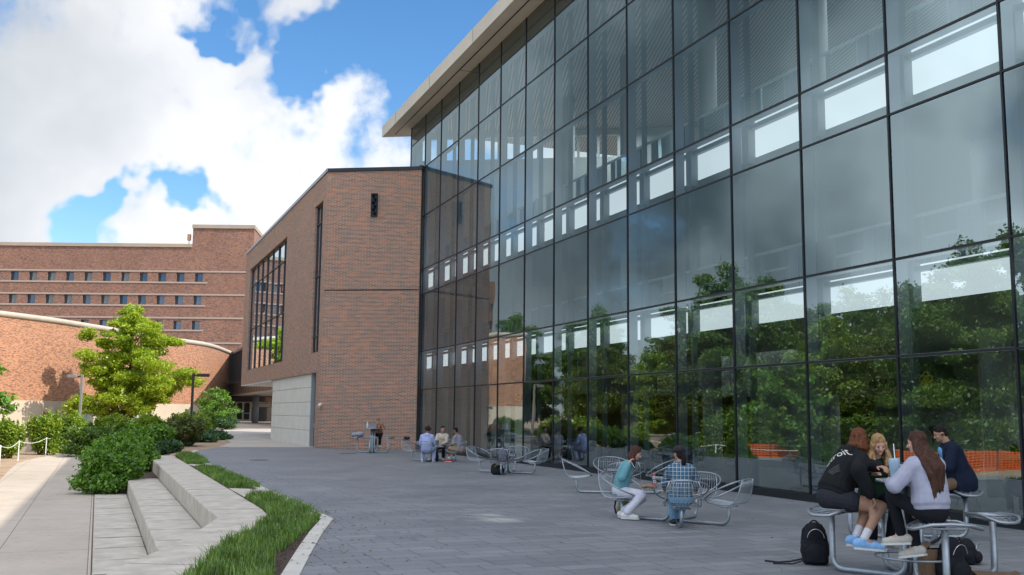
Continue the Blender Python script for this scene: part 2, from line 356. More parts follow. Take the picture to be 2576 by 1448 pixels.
tag(MB().sheet(plz,.0).build('plaza_paving',paver_mat()),kind='structure')
def offset_line(L,d):
    out=[]
    for i,p in enumerate(L):
        a=Vector(L[max(i-1,0)]); b=Vector(L[min(i+1,len(L)-1)]); t=(b-a).normalized(); out.append((p[0]-t.y*d,p[1]+t.x*d))
    return out
kb=MB(); Lk=[Vector(p) for p in kerbline]
pts=[]; 
for a,b in zip(Lk[:-1],Lk[1:]):
    L=(b-a).length; n=max(1,round(L/1.2))
    for i in range(n): pts.append(a.lerp(b,i/n))
pts.append(Lk[-1]); ol=offset_line([tuple(p) for p in pts],.2)
for i in range(len(pts)-1):
    g=.006; a,b=pts[i],pts[i+1]; c,d=Vector(ol[i+1]),Vector(ol[i]); t=(b-a).normalized()*g
    kb.prism([tuple(a+t),tuple(b-t),tuple(c-t),tuple(d+t)],-.35,.014)
tag(kb.build('kerb',M_conc),kind='structure')
# lower walkway (frame: x=across, y=along)
FRZ=rad(22.4)
def joint_conc(name,base,bw,rh,vec_rot=0):
    m=bpy.data.materials.new(name); m.use_nodes=True; t=NT(m.node_tree); b=t.n['Principled BSDF']; b.inputs['Roughness'].default_value=.88
    tcn=t.add('ShaderNodeTexCoord'); v=tcn.outputs['Object']
    if vec_rot: v=t.add('ShaderNodeMapping',{'Vector':v,'Rotation':(0,0,vec_rot)}).outputs[0]
    br=t.add('ShaderNodeTexBrick',{'Vector':v,'Color1':(.4,.4,.4,1),'Color2':(.6,.6,.6,1),'Scale':1.,'Mortar Size':.009,'Mortar Smooth':.3,'Brick Width':bw,'Row Height':rh},offset=0.)
    n=t.add('ShaderNodeTexNoise',{'Vector':v,'Scale':.7,'Detail':7,'Roughness':.7})
    c=t.mix(1.,base,t.ramp(n.outputs[0],[(.3,(.85,.85,.84)),(.7,(1.1,1.09,1.08))]),'MULTIPLY')
    c=t.mix(1.,c,t.ramp(br.outputs['Color'],[(0.3,(.9,.9,.9)),(.7,(1.08,1.08,1.08))]),'MULTIPLY')
    st=t.add('ShaderNodeTexNoise',{'Vector':v,'Scale':2.3,'Detail':4,'Distortion':2.2})
    c=t.mix(t.ramp(st.outputs[0],[(.60,(0,0,0)),(.66,(.45,.45,.45)),(.70,(0,0,0))]),c,(.36,.20,.11))
    c=t.mix(t.math('MULTIPLY',br.outputs['Fac'],.8),c,(.09,.07,.06)); t.l.new(c,b.inputs['Base Color'])
    bp=t.add('ShaderNodeBump',{'Height':t.math('SUBTRACT',t.math('MULTIPLY',n.outputs[0],.3),br.outputs['Fac']),'Strength':.35,'Distance':.01}); t.l.new(bp.outputs[0],b.inputs['Normal'])
    return m
M_path=joint_conc('walkway_concrete',(.45,.385,.32),1.55,3.0)
def tofr(p): return (.925*p[0]+.381*p[1],-.381*p[0]+.925*p[1])
pl=[(-3.1,-8),(-3.15,20),tofr((-18.89,37.49)),tofr((-21.39,43.07)),tofr((-24.11,49.41)),tofr((-25.25,52.7)),tofr((-26.2,56.5)),tofr((-26.9,60.5)),tofr((-28.3,67.5)),tofr((-26.4,68.5)),tofr((-23.5,59)),(.3,50),(.05,36),(.05,-8)]
pl=[(p[0]+0.0,p[1]) for p in pl]
o=MB().sheet(pl,-.86).build('lower_walkway',M_path); o.rotation_euler=(0,0,FRZ); tag(o,kind='structure')
# the frame's +x is the direction (.925,.381)
# upper walkway to the entrance
def zw(y): return float(.30*sstep((y-60)/58))
def strip(name,L,R,m,dz=0.):
    v=[];f=[]
    for i,(l,r) in enumerate(zip(L,R)): v+=[(l[0],l[1],zw(l[1])+dz),(r[0],r[1],zw(r[1])+dz)]
    for i in range(len(L)-1): f.append((2*i,2*i+1,2*i+3,2*i+2))
    return MB().add(v,f).build(name,m)
Lw=[(-14.62,50.45),(-16.12,58.15),(-18.2,64),(-23.4,77.4),(-28.5,98),(-34.5,119),(-40,142)]
Rw=[(-9.3,51.72),(-7.5,58),(-6,64),(-4,77.4),(-4,98),(-4,119),(-4,142)]
Lf=[];Rf=[]
for i in range(len(Lw)-1):
    for k in range(6):
        q=k/6; Lf.append(tuple(Vector(Lw[i]).lerp(Vector(Lw[i+1]),q))); Rf.append(tuple(Vector(Rw[i]).lerp(Vector(Rw[i+1]),q)))
Lf.append(Lw[-1]);Rf.append(Rw[-1])
tag(strip('entrance_walkway',Lf,Rf,joint_conc('upper_walk_concrete',(.42,.38,.34),2.4,2.4,FRZ)),kind='structure')
# planting bed between steps and kerb, and landing pads
P3=lambda x,y:(x/3,1073.4+y/3)
bed=offset_line(kerbline,.19)[1:]
tail=[(-13.75,41.2),(-9.9,31.7),(-4.2,17.9),(-3.95,16.0),(-3.84,13.4),(-3.5,11.0),(-3.0,5),(-2.6,1)]
tag(MB().sheet(bed+tail,-.012).build('planting_bed',M_mulch),kind='structure')
for q in ([(1400,284),(1480,284),(1600,290),(1625,302),(1480,300)],[(1728,466),(1975,474),(2030,500),(1900,505),(1845,530)]):
    tag(MB().prism([tuple(gnd(*P3(*p),0)[:2]) for p in q],-.2,.002).build('landing_paving',M_conc2),kind='structure')
# mulch slope with shrubs
V=[];F=[]
ss=np.arange(35.2,66,.5); ns=np.linspace(-.1,2.75,14); 
for s in ss:
    for n in ns:
        nn=n if s<43 else n+ (0 if n<.0 else (s-43)*.03*n)
        x=.925*nn-.381*s; y=.381*nn+.925*s; V.append((x,y,float(gz(x,y))+.015+.02*random.random()))
for i in range(len(ss)-1):
    for j in range(len(ns)-1): a=i*len(ns)+j; F.append((a,a+1,a+1+len(ns),a+len(ns)))
tag(link('mulch_slope',fast_mesh('mulch_slope',V,F),M_mulch),kind='structure')
# lawn far left (under the trees that the glass mirrors)
M_lawn=mat('lawn',(.07,.13,.025),.95,col2=(.04,.08,.015),vs=.8,bump=.6,bs=30)
tag(MB().sheet([(-140,-30),(-33,-30),(-33,57),(-140,57)],-.868).build('lawn',M_lawn),kind='structure')
# ---------------------------------------------------------------- seating steps
ST=empty('seating_steps','wide concrete terrace steps dropping from the plaza to the lower walkway','steps',(0,0,0),FRZ)
G=.012
M_joint=mat('joint_shade',(.055,.05,.045),.9)  # dark strips put in for the shade of the narrow block gaps
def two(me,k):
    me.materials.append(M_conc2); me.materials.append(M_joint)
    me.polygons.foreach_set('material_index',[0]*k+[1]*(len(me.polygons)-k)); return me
def block(n0,n1,s0,s1,zt,zb):
    z=zt+random.uniform(-.003,.003); f=MB().box(n0+.004,s0+.055,zb,n1-.004,s1-.006,z,b=.02); k=len(f.f)
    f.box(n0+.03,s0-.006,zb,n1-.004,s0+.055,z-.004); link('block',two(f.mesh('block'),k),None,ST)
s=42.5
while s>20: block(1.97,2.92,s-1.675,s,0,-1.05); s-=1.675
s1=s
s=34.9
while s>8: block(1.02,1.965,s-1.66,s,-.42,-1.05); s-=1.66
s=34.25
while s>7: block(.07,1.015,s-1.66,s,-.84,-1.2); s-=1.66
def fr(p): return tofr(p)
wedge=[(-5.43,18.36),(-4.87,17.03),(-4.67,15.25),(-3.93,15.15),(-3.95,16.01),(-4.16,17.77),(-4.55,18.72)]
d=Vector((-.381,.925))
wp=[fr((-5.43,18.36)),fr((-4.87,17.03)),fr((-4.67,15.26)),fr((-3.93,15.16)),fr((-3.95,16.01)),fr((-4.2,17.6)),(2.92,s1-G)]
wp[0]=(1.97,s1-G)
def bev_prism(pts,z0,z1,name):
    bm=bmesh.new(); n=len(pts); ar=sum(pts[i][0]*pts[(i+1)%n][1]-pts[(i+1)%n][0]*pts[i][1] for i in range(n))
    if ar<0: pts=pts[::-1]
    vb=[bm.verts.new((*p,z0)) for p in pts]; vt=[bm.verts.new((*p,z1)) for p in pts]
    bm.faces.new(vb[::-1]); top=bm.faces.new(vt)
    for i in range(n): bm.faces.new((vb[i],vb[(i+1)%n],vt[(i+1)%n],vt[i]))
    bmesh.ops.bevel(bm,geom=list(top.edges),offset=.018,segments=1,affect='EDGES')
    me=bpy.data.meshes.new(name); bm.to_mesh(me); bm.free(); return me
link('block',bev_prism(wp,-1.05,.0,'block'),M_conc2,ST)
le=[(-4.67,15.24),(-4.5,13.57),(-4.46,11.95),(-4.32,10.35),(-4.2,8.7),(-4.1,7.1),(-4.0,5.5)]
re=[(-3.93,15.13),(-3.84,13.46),(-3.58,11.85),(-3.45,10.25),(-3.35,8.6),(-3.25,7.0),(-3.15,5.4)]
for i in range(len(le)-1):
    a,b,c,e=[Vector(fr(p)) for p in (le[i],re[i],re[i+1],le[i+1])]
    g=(e-a).normalized()*.006; link('block',bev_prism([tuple(a+g),tuple(b+g),tuple(c-g*6),tuple(e-g*6)],-1.05,.002,'block'),M_conc2,ST)
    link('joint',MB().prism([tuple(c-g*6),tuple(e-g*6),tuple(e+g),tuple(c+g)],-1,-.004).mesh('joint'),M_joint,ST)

# ================================================================ BUILDINGS
def walls(mb,x0,x1,z0,z1,y0,y1,holes):
    xs=sorted({x0,x1}|{h[0] for h in holes}|{h[1] for h in holes}); zs=sorted({z0,z1}|{h[2] for h in holes}|{h[3] for h in holes})
    def solid(i,j):
        if i<0 or j<0 or i>=len(xs)-1 or j>=len(zs)-1: return False
        cx=(xs[i]+xs[i+1])/2; cz=(zs[j]+zs[j+1])/2
        return not any(h[0]<cx<h[1] and h[2]<cz<h[3] for h in holes)
    for i in range(len(xs)-1):
        for j in range(len(zs)-1):
            if not solid(i,j): continue
            a,b,c,d=xs[i],xs[i+1],zs[j],zs[j+1]
            mb.quad((a,y0,c),(b,y0,c),(b,y0,d),(a,y0,d)); mb.quad((b,y1,c),(a,y1,c),(a,y1,d),(b,y1,d))
            if not solid(i-1,j): mb.quad((a,y1,c),(a,y0,c),(a,y0,d),(a,y1,d))
            if not solid(i+1,j): mb.quad((b,y0,c),(b,y1,c),(b,y1,d),(b,y0,d))
            if not solid(i,j-1): mb.quad((a,y1,c),(b,y1,c),(b,y0,c),(a,y0,c))
            if not solid(i,j+1): mb.quad((a,y0,d),(b,y0,d),(b,y1,d),(a,y1,d))
    return mb
# ---- corner brick building: B = long side (local x along it, outward = +y), A = short front
LB=Vector((-9.48,49.85,0)); angB=math.atan2(27.55,-11.42); angA=math.atan2(49.2-49.85,-4.62+9.48)
BB=empty('corner_brick_building','dark mottled brick building with gridded window and slit window, joined to the glass hall','building',LB,angB)
def rel(parent_ang,ang): return ang-parent_ang
HB=14.0
mb=MB(); walls(mb,0.0,29.83,3.80,HB,0,-.4,[(.95,3.0,4.82,12.7),(11.5,27.3,4.8,12.5)]); mb.box(.0,-.4,0,1.25,-.002,3.80)
mb.build('wall',M_brickA,BB)
mb=MB(); walls(mb,0.0,4.90,-.1,HB,0,.4,[]); 
mb.build('wall',M_brickA,BB,rot=(0,0,rel(angB,angA)))
LW=4.90
# far end wall, soffit and roof
mb=MB(); mb.box(29.43,-.41,3.80,29.83,-9,HB); mb.build('wall',M_brickA,BB)
MB().box(15.6,-.02,3.72,29.8,-9,3.79).build('soffit',mat('white_soffit',(.62,.60,.56),.7),BB)
Rl=((-4.62+9.48),(49.2-49.85)); e1=Vector((math.cos(angB),math.sin(angB))); e2=Vector((-math.sin(angB),math.cos(angB)))
Rloc=(Vector(Rl).dot(e1),Vector(Rl).dot(e2))
MB().prism([(0.05,-.05),(29.7,-.05),(29.7,-9),(Rloc[0]+9,-6),(Rloc[0]+.1,Rloc[1]+.1)],HB-.5,HB-.25).build('roof',mat('roof_membrane',(.1,.1,.1),.9),BB)
mb=MB(); mb.box(-.05,.06,HB,29.9,-.46,HB+.17); mb.build('coping',mat('grey_metal_coping',(.33,.36,.40),.3,metal=.6),BB)
MB().box(-.06,-.06,HB-.02,LW+.05,.46,HB+.16).build('coping',M_frame,BB,rot=(0,0,rel(angB,angA)))
for z in (7.88,):
    MB().box(.02,-.012,z-.035,LW-.02,0,z+.035).build('string_course',mat('dark_soldier_course',(.075,.04,.035),.9),BB,rot=(0,0,rel(angB,angA)))
# slit window + large window
def framed(name,x0,x1,z0,z1,vx,hz,yd,parent,diag=False):
    f=MB(); w_=.05
    f.box(x0,yd-.12,z0,x0+.07,yd+.03,z1); f.box(x1-.07,yd-.12,z0,x1,yd+.03,z1); f.box(x0+.07,yd-.12,z0,x1-.07,yd+.03,z0+.08); f.box(x0+.07,yd-.12,z1-.08,x1-.07,yd+.03,z1)
    for x in vx: f.box(x-w_/2,yd-.115,z0+.08,x+w_/2,yd+.045,z1-.08)
    for z in hz: f.box(x0+.07,yd-.11,z-w_/2,x1-.07,yd+.035,z+w_/2)
    fo=f.build(name,M_frame,parent)
    X=[x0+.07]+list(vx)+[x1-.07]; Z=[z0+.08]+list(hz)+[z1-.08]
    for i in range(len(X)-1):
        g=MB()
        for j in range(len(Z)-1):
            t1=random.uniform(-.004,.004);t2=random.uniform(-.004,.004)
            g.quad((X[i],yd-.03+t1,Z[j]),(X[i+1],yd-.03-t1,Z[j]),(X[i+1],yd-.03-t1+t2,Z[j+1]),(X[i],yd-.03+t1+t2,Z[j+1]))
        g.build('pane',M_glassw,fo)
    return fo
framed('window',.95,3.0,4.82,12.7,[2.0],[5.7,8.88,11.7],-.16,BB)
framed('window',11.5,27.3,4.8,12.5,[13.05,15.3,17.7,19.95,22.2,24.5],[7.9,11.2],-.18,BB)
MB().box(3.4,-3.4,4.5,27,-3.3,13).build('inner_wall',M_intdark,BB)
# concrete base wall, grooves, dark service door
f=MB(); 
zc=[-.2,.79,1.54,2.29,3.06,3.785]
xc=[3.02,7.18,11.04,15.6]
for i in range(5):
    for j in range(3): f.box(xc[j]+.006,-.42,zc[i]+(.03 if i else 0),xc[j+1]-.006,-.14,zc[i+1]-.03 if i<4 else zc[i+1],b=.008)
f.box(3.02,-.43,-.2,15.58,-.17,3.78); f.build('concrete_base',M_panel,BB)
MB().box(2.80,-.30,-.05,3.01,-.10,3.79).build('door_jamb',mat('grey_jamb',(.30,.33,.36),.5,metal=.3),BB)
dr=MB().box(1.27,-.34,-.02,2.79,-.28,3.79).build('door',mat('service_door',(.05,.048,.045),.35,metal=.4),BB)
MB().cyl((2.62,-.26),.02,1.0,1.2,8).build('handle',M_alu,dr)
MB().box(15.45,-.44,-.2,15.58,-8.5,3.7).build('side_wall',M_panel,BB)
# sculpture and security camera on the brick
e1A=Vector((math.cos(angA),math.sin(angA),0)); nA=Vector((math.sin(angA),-math.cos(angA),0))
SC=empty('wall_sculpture','narrow black bronze relief hung high on the brick front','sculpture',LB+e1A*2.5+Vector((0,0,11.6)),angA)
MB().box(-.17,-.09,0,.17,-.01,1.2,b=.01).build('back_plate',mat('black_bronze',(.008,.012,.02),.35,metal=.6),SC)
f=MB()
for k in range(6):
    x=.08*(-1)**k; f.tube([(x*.3,-.1,.12+.18*k),(x,-.2,.2+.18*k),(-x*1.5,-.17,.27+.18*k)],[.05,.045,.012],7)
f.build('relief_figures',MC['black_bronze'],SC,smooth=True)
p=LB+e1A*.05; SCM=empty('security_camera','small white dome camera at the brick corner','camera',p+Vector((-.02,-.0,2.1)),angA)
MB().box(-.05,-.10,-.05,.07,-.005,.12,b=.01).build('bracket',M_white,SCM); MB().ell((-.0,-.2,0),((.09,0,0),(0,.11,0),(0,0,.09))).build('dome',mat('camera_dome',(.55,.57,.6),.2),SCM,smooth=True)

# ---- glass hall
OFF=13.705; azf=rad(-21.28); Dv=Vector((math.sin(azf),math.cos(azf),0)); Nv=Vector((math.cos(azf),-math.sin(azf),0))
GA=math.atan2(Dv.y,Dv.x)
GH=empty('glass_hall','tall glazed hall with dark mullions and an overhanging pale flat roof','building',Nv*OFF,GA)
MS=[12.25+2.71*k for k in range(-5,15)]       # mullion stations, local x
ZR=[.16,2.93,4.79,7.65,8.90,11.62,14.15,15.85]; ZT=16.87
xr0,xr1=MS[0],MS[-1]
for i,x in enumerate(MS):
    MB().box(x-.019,-.03,.0,x+.019,.028,ZT).build('mullion',M_frame,GH)
    MB().box(x-.024,-.30,.05,x+.024,-.031,ZT).build('mullion_fin',mat('fin_grey',(.40,.45,.54),.45),GH)
for z in ZR[1:]:
    MB().box(xr0,-.028,z-.019,xr1,.024,z+.019).build('transom',M_frame,GH)
    MB().box(xr0,-.24,z-.035,xr1,-.029,z+.035).build('transom_beam',MC['fin_grey'],GH)
MB().box(xr0,-.1,-.05,xr1,.09,.155).build('base_sill',M_frame,GH)
npane=0; rest=MB()
for i in range(len(MS)-1):
    for j in range(len(ZR)-1):
        a,b=MS[i]+.03,MS[i+1]-.03; c,d=ZR[j]+.03,ZR[j+1]-.03
        t=[random.uniform(-.0035,.0035) for _ in range(4)]
        vis=i>=5 or (i==4 and j<5)
        if i>=18 and j<5: vis=False
        if i in (5,6) and j==6: vis=False
        g=MB() if vis else rest
        n=6; vs=[];fs=[]
        bow=random.uniform(-.005,.005)
        for u in range(n+1):
            for v_ in range(n+1):
                U=u/n;V_=v_/n; y=t[0]*(1-U)*(1-V_)+t[1]*U*(1-V_)+t[2]*U*V_+t[3]*(1-U)*V_+bow*4*U*(1-U)*4*V_*(1-V_)*.5
                vs.append((a+(b-a)*U,y,c+(d-c)*V_))
        for u in range(n):
            for v_ in range(n): q=u*(n+1)+v_; fs.append((q,q+1,q+n+2,q+n+1))
        g.add(vs,fs)
        if vis: g.build('glass_pane',M_glass,GH,smooth=True); npane+=1
ro=rest.build('glass_pane',M_glass,GH,smooth=True); ro['kind']='stuff'
print('panes',npane)
M_span=mat('spandrel_glass',(.035,.045,.038),.12,spec=.9)
for i in range(len(MS)-1): MB().box(MS[i]+.034,-.05,ZR[-1]+.034,MS[i+1]-.034,-.0,ZT).build('spandrel_panel',M_span,GH)
# roof
aL=Vector((.991,-.133,0)); al=(aL.dot(Dv),aL.dot(-Nv))
def rp(x,y,ins=0): return (x,y)
c0=(52.5,1.05); endr=(c0[0]+al[0]*24,c0[1]+al[1]*24)
roofp=[c0,(-6,1.05),(-6,-22),(endr[0]-3,-22),endr]
pc=gnd(1277,1303,0); tt=(17.1)/sd.z; sk=pc+sd*tt-Nv*OFF; skx,sky_=sk.dot(Dv),sk.dot(-Nv); print('skylight',skx,sky_)
HX0,HX1,HY0,HY1=skx-1.15,skx+1.15,sky_-.95,sky_+.95  # unseen roof opening, added to let a patch of sun onto the paving
def holed(x1,y1,yb,e1,e2,z0,z1,m,name):
    f=MB(); f.prism([(-6,y1),(-6,yb),(HX0,yb),(HX0,y1)],z0,z1); f.prism([(HX0,y1),(HX0,HY1),(HX1,HY1),(HX1,y1)],z0,z1); f.prism([(HX0,HY0),(HX0,yb),(HX1,yb),(HX1,HY0)],z0,z1); f.prism([(HX1,y1),(HX1,yb),e1,e2,(x1,y1)],z0,z1); return f.build(name,m,GH)
holed(c0[0],1.05,-22,(endr[0]-3,-22),endr,ZT,ZT+.62,M_soffit,'fascia_slab')
c1=(52.1,.72); holed(52.1,.72,-21.9,(endr[0]-3.4,-21.9),(endr[0]-.3,endr[1]+.2),ZT+.625,ZT+.86,mat('roof_metal',(.48,.50,.52),.45,metal=.3),'roof_edge')
f=MB(); f.box(-3,.50,ZT-.012,51.6,.56,ZT+.001); f.build('soffit_groove',M_dkmetal,GH)
f=MB()
for x in np.arange(0,52,6.2): f.box(x,1.045,ZT+.02,x+.02,1.056,ZT+.6); 
for x in (40.5,28,16): f.box(x,.0,ZT-.009,x+.03,.49,ZT+.001)
f.build('panel_joint',M_dkmetal,GH)
# interior
M_floor=mat('terrazzo',(.30,.29,.27),.25,var=.08,vs=6)
MB().box(xr0,-20,-.2,xr1-.2,-.1,.012).build('interior_floor',M_floor,GH)
MB().box(xr0,-20.4,0,xr1+3,-20,ZT-.02).build('back_wall',M_intwall,GH)
MB().box(xr0-.3,-20,0,xr0,-.1,ZT-.02).build('end_wall',M_intwall,GH)
for zt,zb in ((4.76,4.10),(9.12,8.35)): MB().box(xr0,-20,zb,xr1-.6,-1.0,zt).build('floor_slab',mat('slab_white',(.50,.52,.53),.8),GH)
def slat_mat():
    m=bpy.data.materials.new('slatted_ceiling'); m.use_nodes=True; t=NT(m.node_tree); b=t.n['Principled BSDF']; b.inputs['Roughness'].default_value=.6
    tcn=t.add('ShaderNodeTexCoord'); v=t.add('ShaderNodeMapping',{'Vector':tcn.outputs['Object'],'Rotation':(0,0,rad(111.28-3))}).outputs[0]
    s=t.add('ShaderNodeSeparateXYZ',{0:v}); f=t.math('FRACT',t.math('MULTIPLY',s.outputs[0],1/.15))
    c=t.mix(t.math('GREATER_THAN',f,.55),(.46,.44,.43),(.22,.215,.22)); t.l.new(c,b.inputs['Base Color']); return m
ce=MB(); ce.box(xr0,-20,ZT-.3,HX0,-.1,ZT-.22); ce.box(HX1,-20,ZT-.3,xr1-.3,-.1,ZT-.22); ce.box(HX0,-20,ZT-.3,HX1,HY0,ZT-.22); ce.box(HX0,HY1,ZT-.3,HX1,-.1,ZT-.22); ce=ce.build('ceiling',slat_mat(),GH)
# added emissive panels imitating the bright bands below the slab edges, slender posts in front
M_lum=emis('band_glow',(.86,.93,1.),.52)
for z0,z1,z2,z3 in ((4.06,4.64,4.74,4.80),(8.28,8.98,9.10,9.24)):
    for i in range(len(MS)-1):
        f=MB().box(MS[i]+.58,-.96,z0,MS[i+1]+.30,-.93,z1); f.box(MS[i]+.58,-.96,z2,MS[i+1]+.30,-.93,z3); f.box(MS[i]+.02,-.96,z0,MS[i]+.29,-.93,z1-.03); f.build('glow_band',M_lum,GH)
    MB().box(xr0,-.92,z1,xr1-.6,-.80,z2).build('edge_beam',mat('post_grey',(.26,.30,.34),.5),GH)
for x in MS[:-1]: MB().box(x+.30,-.92,3.9,x+.58,-.72,4.84).box(x+.30,-.92,8.1,x+.58,-.72,9.28).box(x+.40,-.90,.0,x+.46,-.74,ZT-.3).build('interior_post',mat('post_grey',(.26,.30,.34),.5),GH)
for zf,zr_ in ((4.76,5.76),(9.12,10.04)):
    MB().box(xr0,-1.00,zr_,xr1-1,-.94,zr_+.06).build('handrail',mat('rail_steel',(.70,.72,.72),.35),GH)
    b_=MB()
    for i in range(len(MS)-1): b_.quad((MS[i]+.6,-.97,zf),(MS[i+1]+.28,-.97,zf),(MS[i+1]+.28,-.97,zr_),(MS[i]+.6,-.97,zr_))
    b_.build('balustrade_glass',M_glassi,GH)
    f=MB()
    for i in range(len(MS)-1): f.box(MS[i]+1.4,-.985,zf,MS[i]+1.415,-.955,zr_)
    f.build('balustrade_bracket',M_alu,GH)
for x in (17.5,23.5,29.5,35.5,41.5): MB().cyl((x,-5.2),.33,.0,ZT-.3,24).build('column',mat('column_white',(.55,.57,.57),.6),GH,smooth=True)
# frontal end wall with clerestory windows
ang_end=math.atan2(-.133,.991)-GA
we=MB(); hl=[]; x=.45
while x<10.6: hl.append((x,x+.93,15.1,16.28)); x+=1.05
walls(we,.05,18,.0,ZT-.3,0,.25,hl)
we.build('clerestory_wall',M_intwall,GH,loc=(xr1+.05,-.15,0),rot=(0,0,ang_end))
# ground-floor partition across the hall with hung panels, servery behind
f=MB(); x=0
while x<17: f.box(x,0,2.55,x+1.62,.06,4.28); x+=1.66
f.build('bulkhead_panel',mat('bulkhead_grey',(.30,.33,.33),.6),GH,loc=(33.5,-2.0,0),rot=(0,0,rad(-90)))
f=MB(); f.box(0,0,.0,18,.1,4.28); f.build('servery_wall',mat('servery_brown',(.16,.10,.05),.7,var=.5,vs=1.3),GH,loc=(38.5,-2.0,0),rot=(0,0,rad(-90)))
for x0,x1,y in ((12,17,-9.5),(20,24.5,-12),(27,31,-8)): MB().box(x0,y-.15,.0,x1,y,4.28).build('partition',mat('partition_grey',(.34,.36,.35),.8),GH)
M_lamp=emis('downlight_glow',(1.,.80,.50),1.6)
for k in range(14):
    x=14+random.random()*32; y=-3.5-random.random()*9; z=random.choice([4.27,8.72,8.72])
    MB().cyl((x,y),.05,z-.02,z,12).build('downlight',M_lamp,GH)
for x,y in ((14.6,-4.2),):
    MB().box(x,y,2.66,x+.95,y+.04,2.68).build('linear_lamp',M_lamp,GH)
# unseen area lights added to brighten the hall interior
k=0
for (x0,z,w_) in ((14,4.2,70),(22,4.2,70),(31,4.2,60),(42,4.2,110),(16,8.65,220),(25,8.65,220),(34,8.65,220),(44,8.65,300),(15,ZT-.5,520),(24,ZT-.5,520),(33,ZT-.5,520),(42,ZT-.5,620),(48,13,350)):
    l=bpy.data.lights.new('hall_fill','AREA'); l.shape='RECTANGLE'; l.size=5; l.size_y=2.2; l.energy=w_*(1.2 if z<5 else .17); l.color=(.88,.96,1.)
    lo=bpy.data.objects.new('hall_fill',l); COL.objects.link(lo); lo.parent=GH; lo.location=(x0,-8.5,z-.1)
# corner frame against the brick
Ra=Vector((-4.62,49.2,0)); 
MB().box(47.62,.02,0,47.95,.22,14.25).build('corner_frame',M_dkmetal,GH)
# lettering seen inside
def text_mesh(s,size,depth=.01):
    cu=bpy.data.curves.new('t','FONT'); cu.body=s; cu.size=size; cu.extrude=depth; cu.align_x='CENTER'
    o=bpy.data.objects.new('t',cu); COL.objects.link(o); bpy.context.view_layer.update()
    me=bpy.data.meshes.new_from_object(o.evaluated_get(bpy.context.evaluated_depsgraph_get())); bpy.data.objects.remove(o); return me
def sign(s,size,loc,m,rotz):
    me=text_mesh(s,size); o=link('sign_letters',me,m,GH,loc,(rad(90),0,rotz)); return o
sign('CHRIS AND KRISTEN CHA',.34,(34.5,-.75,2.32),M_black,math.pi)
sign('BREAD',.30,(19.0,-3.2,2.48),M_black,math.pi)
MB().box(18.2,-3.32,2.34,21.6,-3.24,2.86).build('sign_board',mat('sign_wood',(.17,.15,.09),.7),GH)
f=MB()
for k in range(5):
    a=rad(90+72*k); f.lathe((0,0,0),[(.001,0)],3) if 0 else f.tube([(17.6+.10*math.cos(a)+.09*math.cos(b),-3.2,2.62+.10*math.sin(a)+.09*math.sin(b)) for b in np.linspace(0,2*math.pi,13)[:-1]],.018,6,closed=True)
f.build('sign_emblem',mat('yellow_neon',(.75,.62,.05),.5),GH)
# ---- far tower block (near-frontal)
TY=165.; TW=empty('brick_tower_block','broad brown brick block with rows of small square windows and a raised end tower','building',(0,TY,0),0)
tz=lambda y,x=300: at(x,y,TY).z
tx=lambda x: at(x,800,TY).x
z_main=tz(612,300); z_tow=tz(566.5,550); xt0=tx(474.7); xt1=tx(630.7)
cols_x=[19.2+46.6*k for k in range(11)]
rows=[(565,650,620),(60+0,145,843),(280,382,843)]
zr=[]
for a,b,o_ in rows: zr.append((tz((o_+b/3.22)*.8587,0),tz((o_+a/3.22)*.8587,0)))
dz=zr[0][0]-zr[1][0]
hol=[]; wins=[]
for r,(z0,z1) in enumerate(zr+[(zr[2][0]-dz,zr[2][1]-dz)]):
    z1=z0+1.52
    for k in range(-9,11):
        x=tx(19.2-1.0*r+46.6*k); hol.append((x,x+1.34,z0,z1)); wins.append((x,x+1.34,z0,z1,k,r))
walls(MB(),-100,xt0,0,z_main-.8,0,.5,hol) if 0 else None
f=MB(); walls(f,-100,xt0,-1,z_main-.6,0,.45,[h for h in hol if h[1]<xt0]); 
f.build('wall',M_brickT,TW)
f=MB(); walls(f,xt0,xt1,-1,z_tow-.6,0,.45,[h for h in hol if h[0]>xt0]); f.build('tower_wall',M_brickT,TW)
for h in hol: 
    if h[0]<xt0<h[1]: print('hole straddles')
f=MB(); f.add([(xt1,0,-1),(xt1-1.4,13.5,-1),(xt1-1.4,13.5,z_tow-.6),(xt1,0,z_tow-.6)],[(0,1,2,3)]); f.box(xt0,.45,z_main-2,xt0+.4,13,z_tow-.6)
f.build('side_wall',M_brickT,TW)
f=MB(); f.box(-100,-.2,z_main-.62,xt0-.02,.6,z_main-.05); f.build('cornice',mat('cornice_stone',(.33,.265,.21),.8,var=.08,vs=.4),TW)
f=MB(); f.prism([(xt0-.1,-.22),(xt1+.15,-.22),(xt1-1.25,13.6),(xt0-.1,13.6)],z_tow-.62,z_tow); f.build('tower_cornice',MC['cornice_stone'],TW)
MB().box(-100,.46,z_main-1.3,xt1-2,14,z_main-1).build('roof',MC['roof_membrane'],TW)
M_band=mat('stone_band',(.34,.27,.23),.8)
for (y,o_,xe) in ((550,620,2310),(655,620,1940),(768,620,2305),(155,843,1930),(270,843,2295),(388,843,1920),(505,843,2285)):
    z=tz((o_+y/3.22)*.8587,0); MB().box(-100,-.10,z-.14,tx(xe/3.75),-.001,z+.12).build('stone_band',M_band,TW)
M_blue=mat('sky_window',(.02,.05,.11),.05,spec=1.); M_blind=mat('blind_window',(.16,.17,.17),.3)
wf=wp_=None
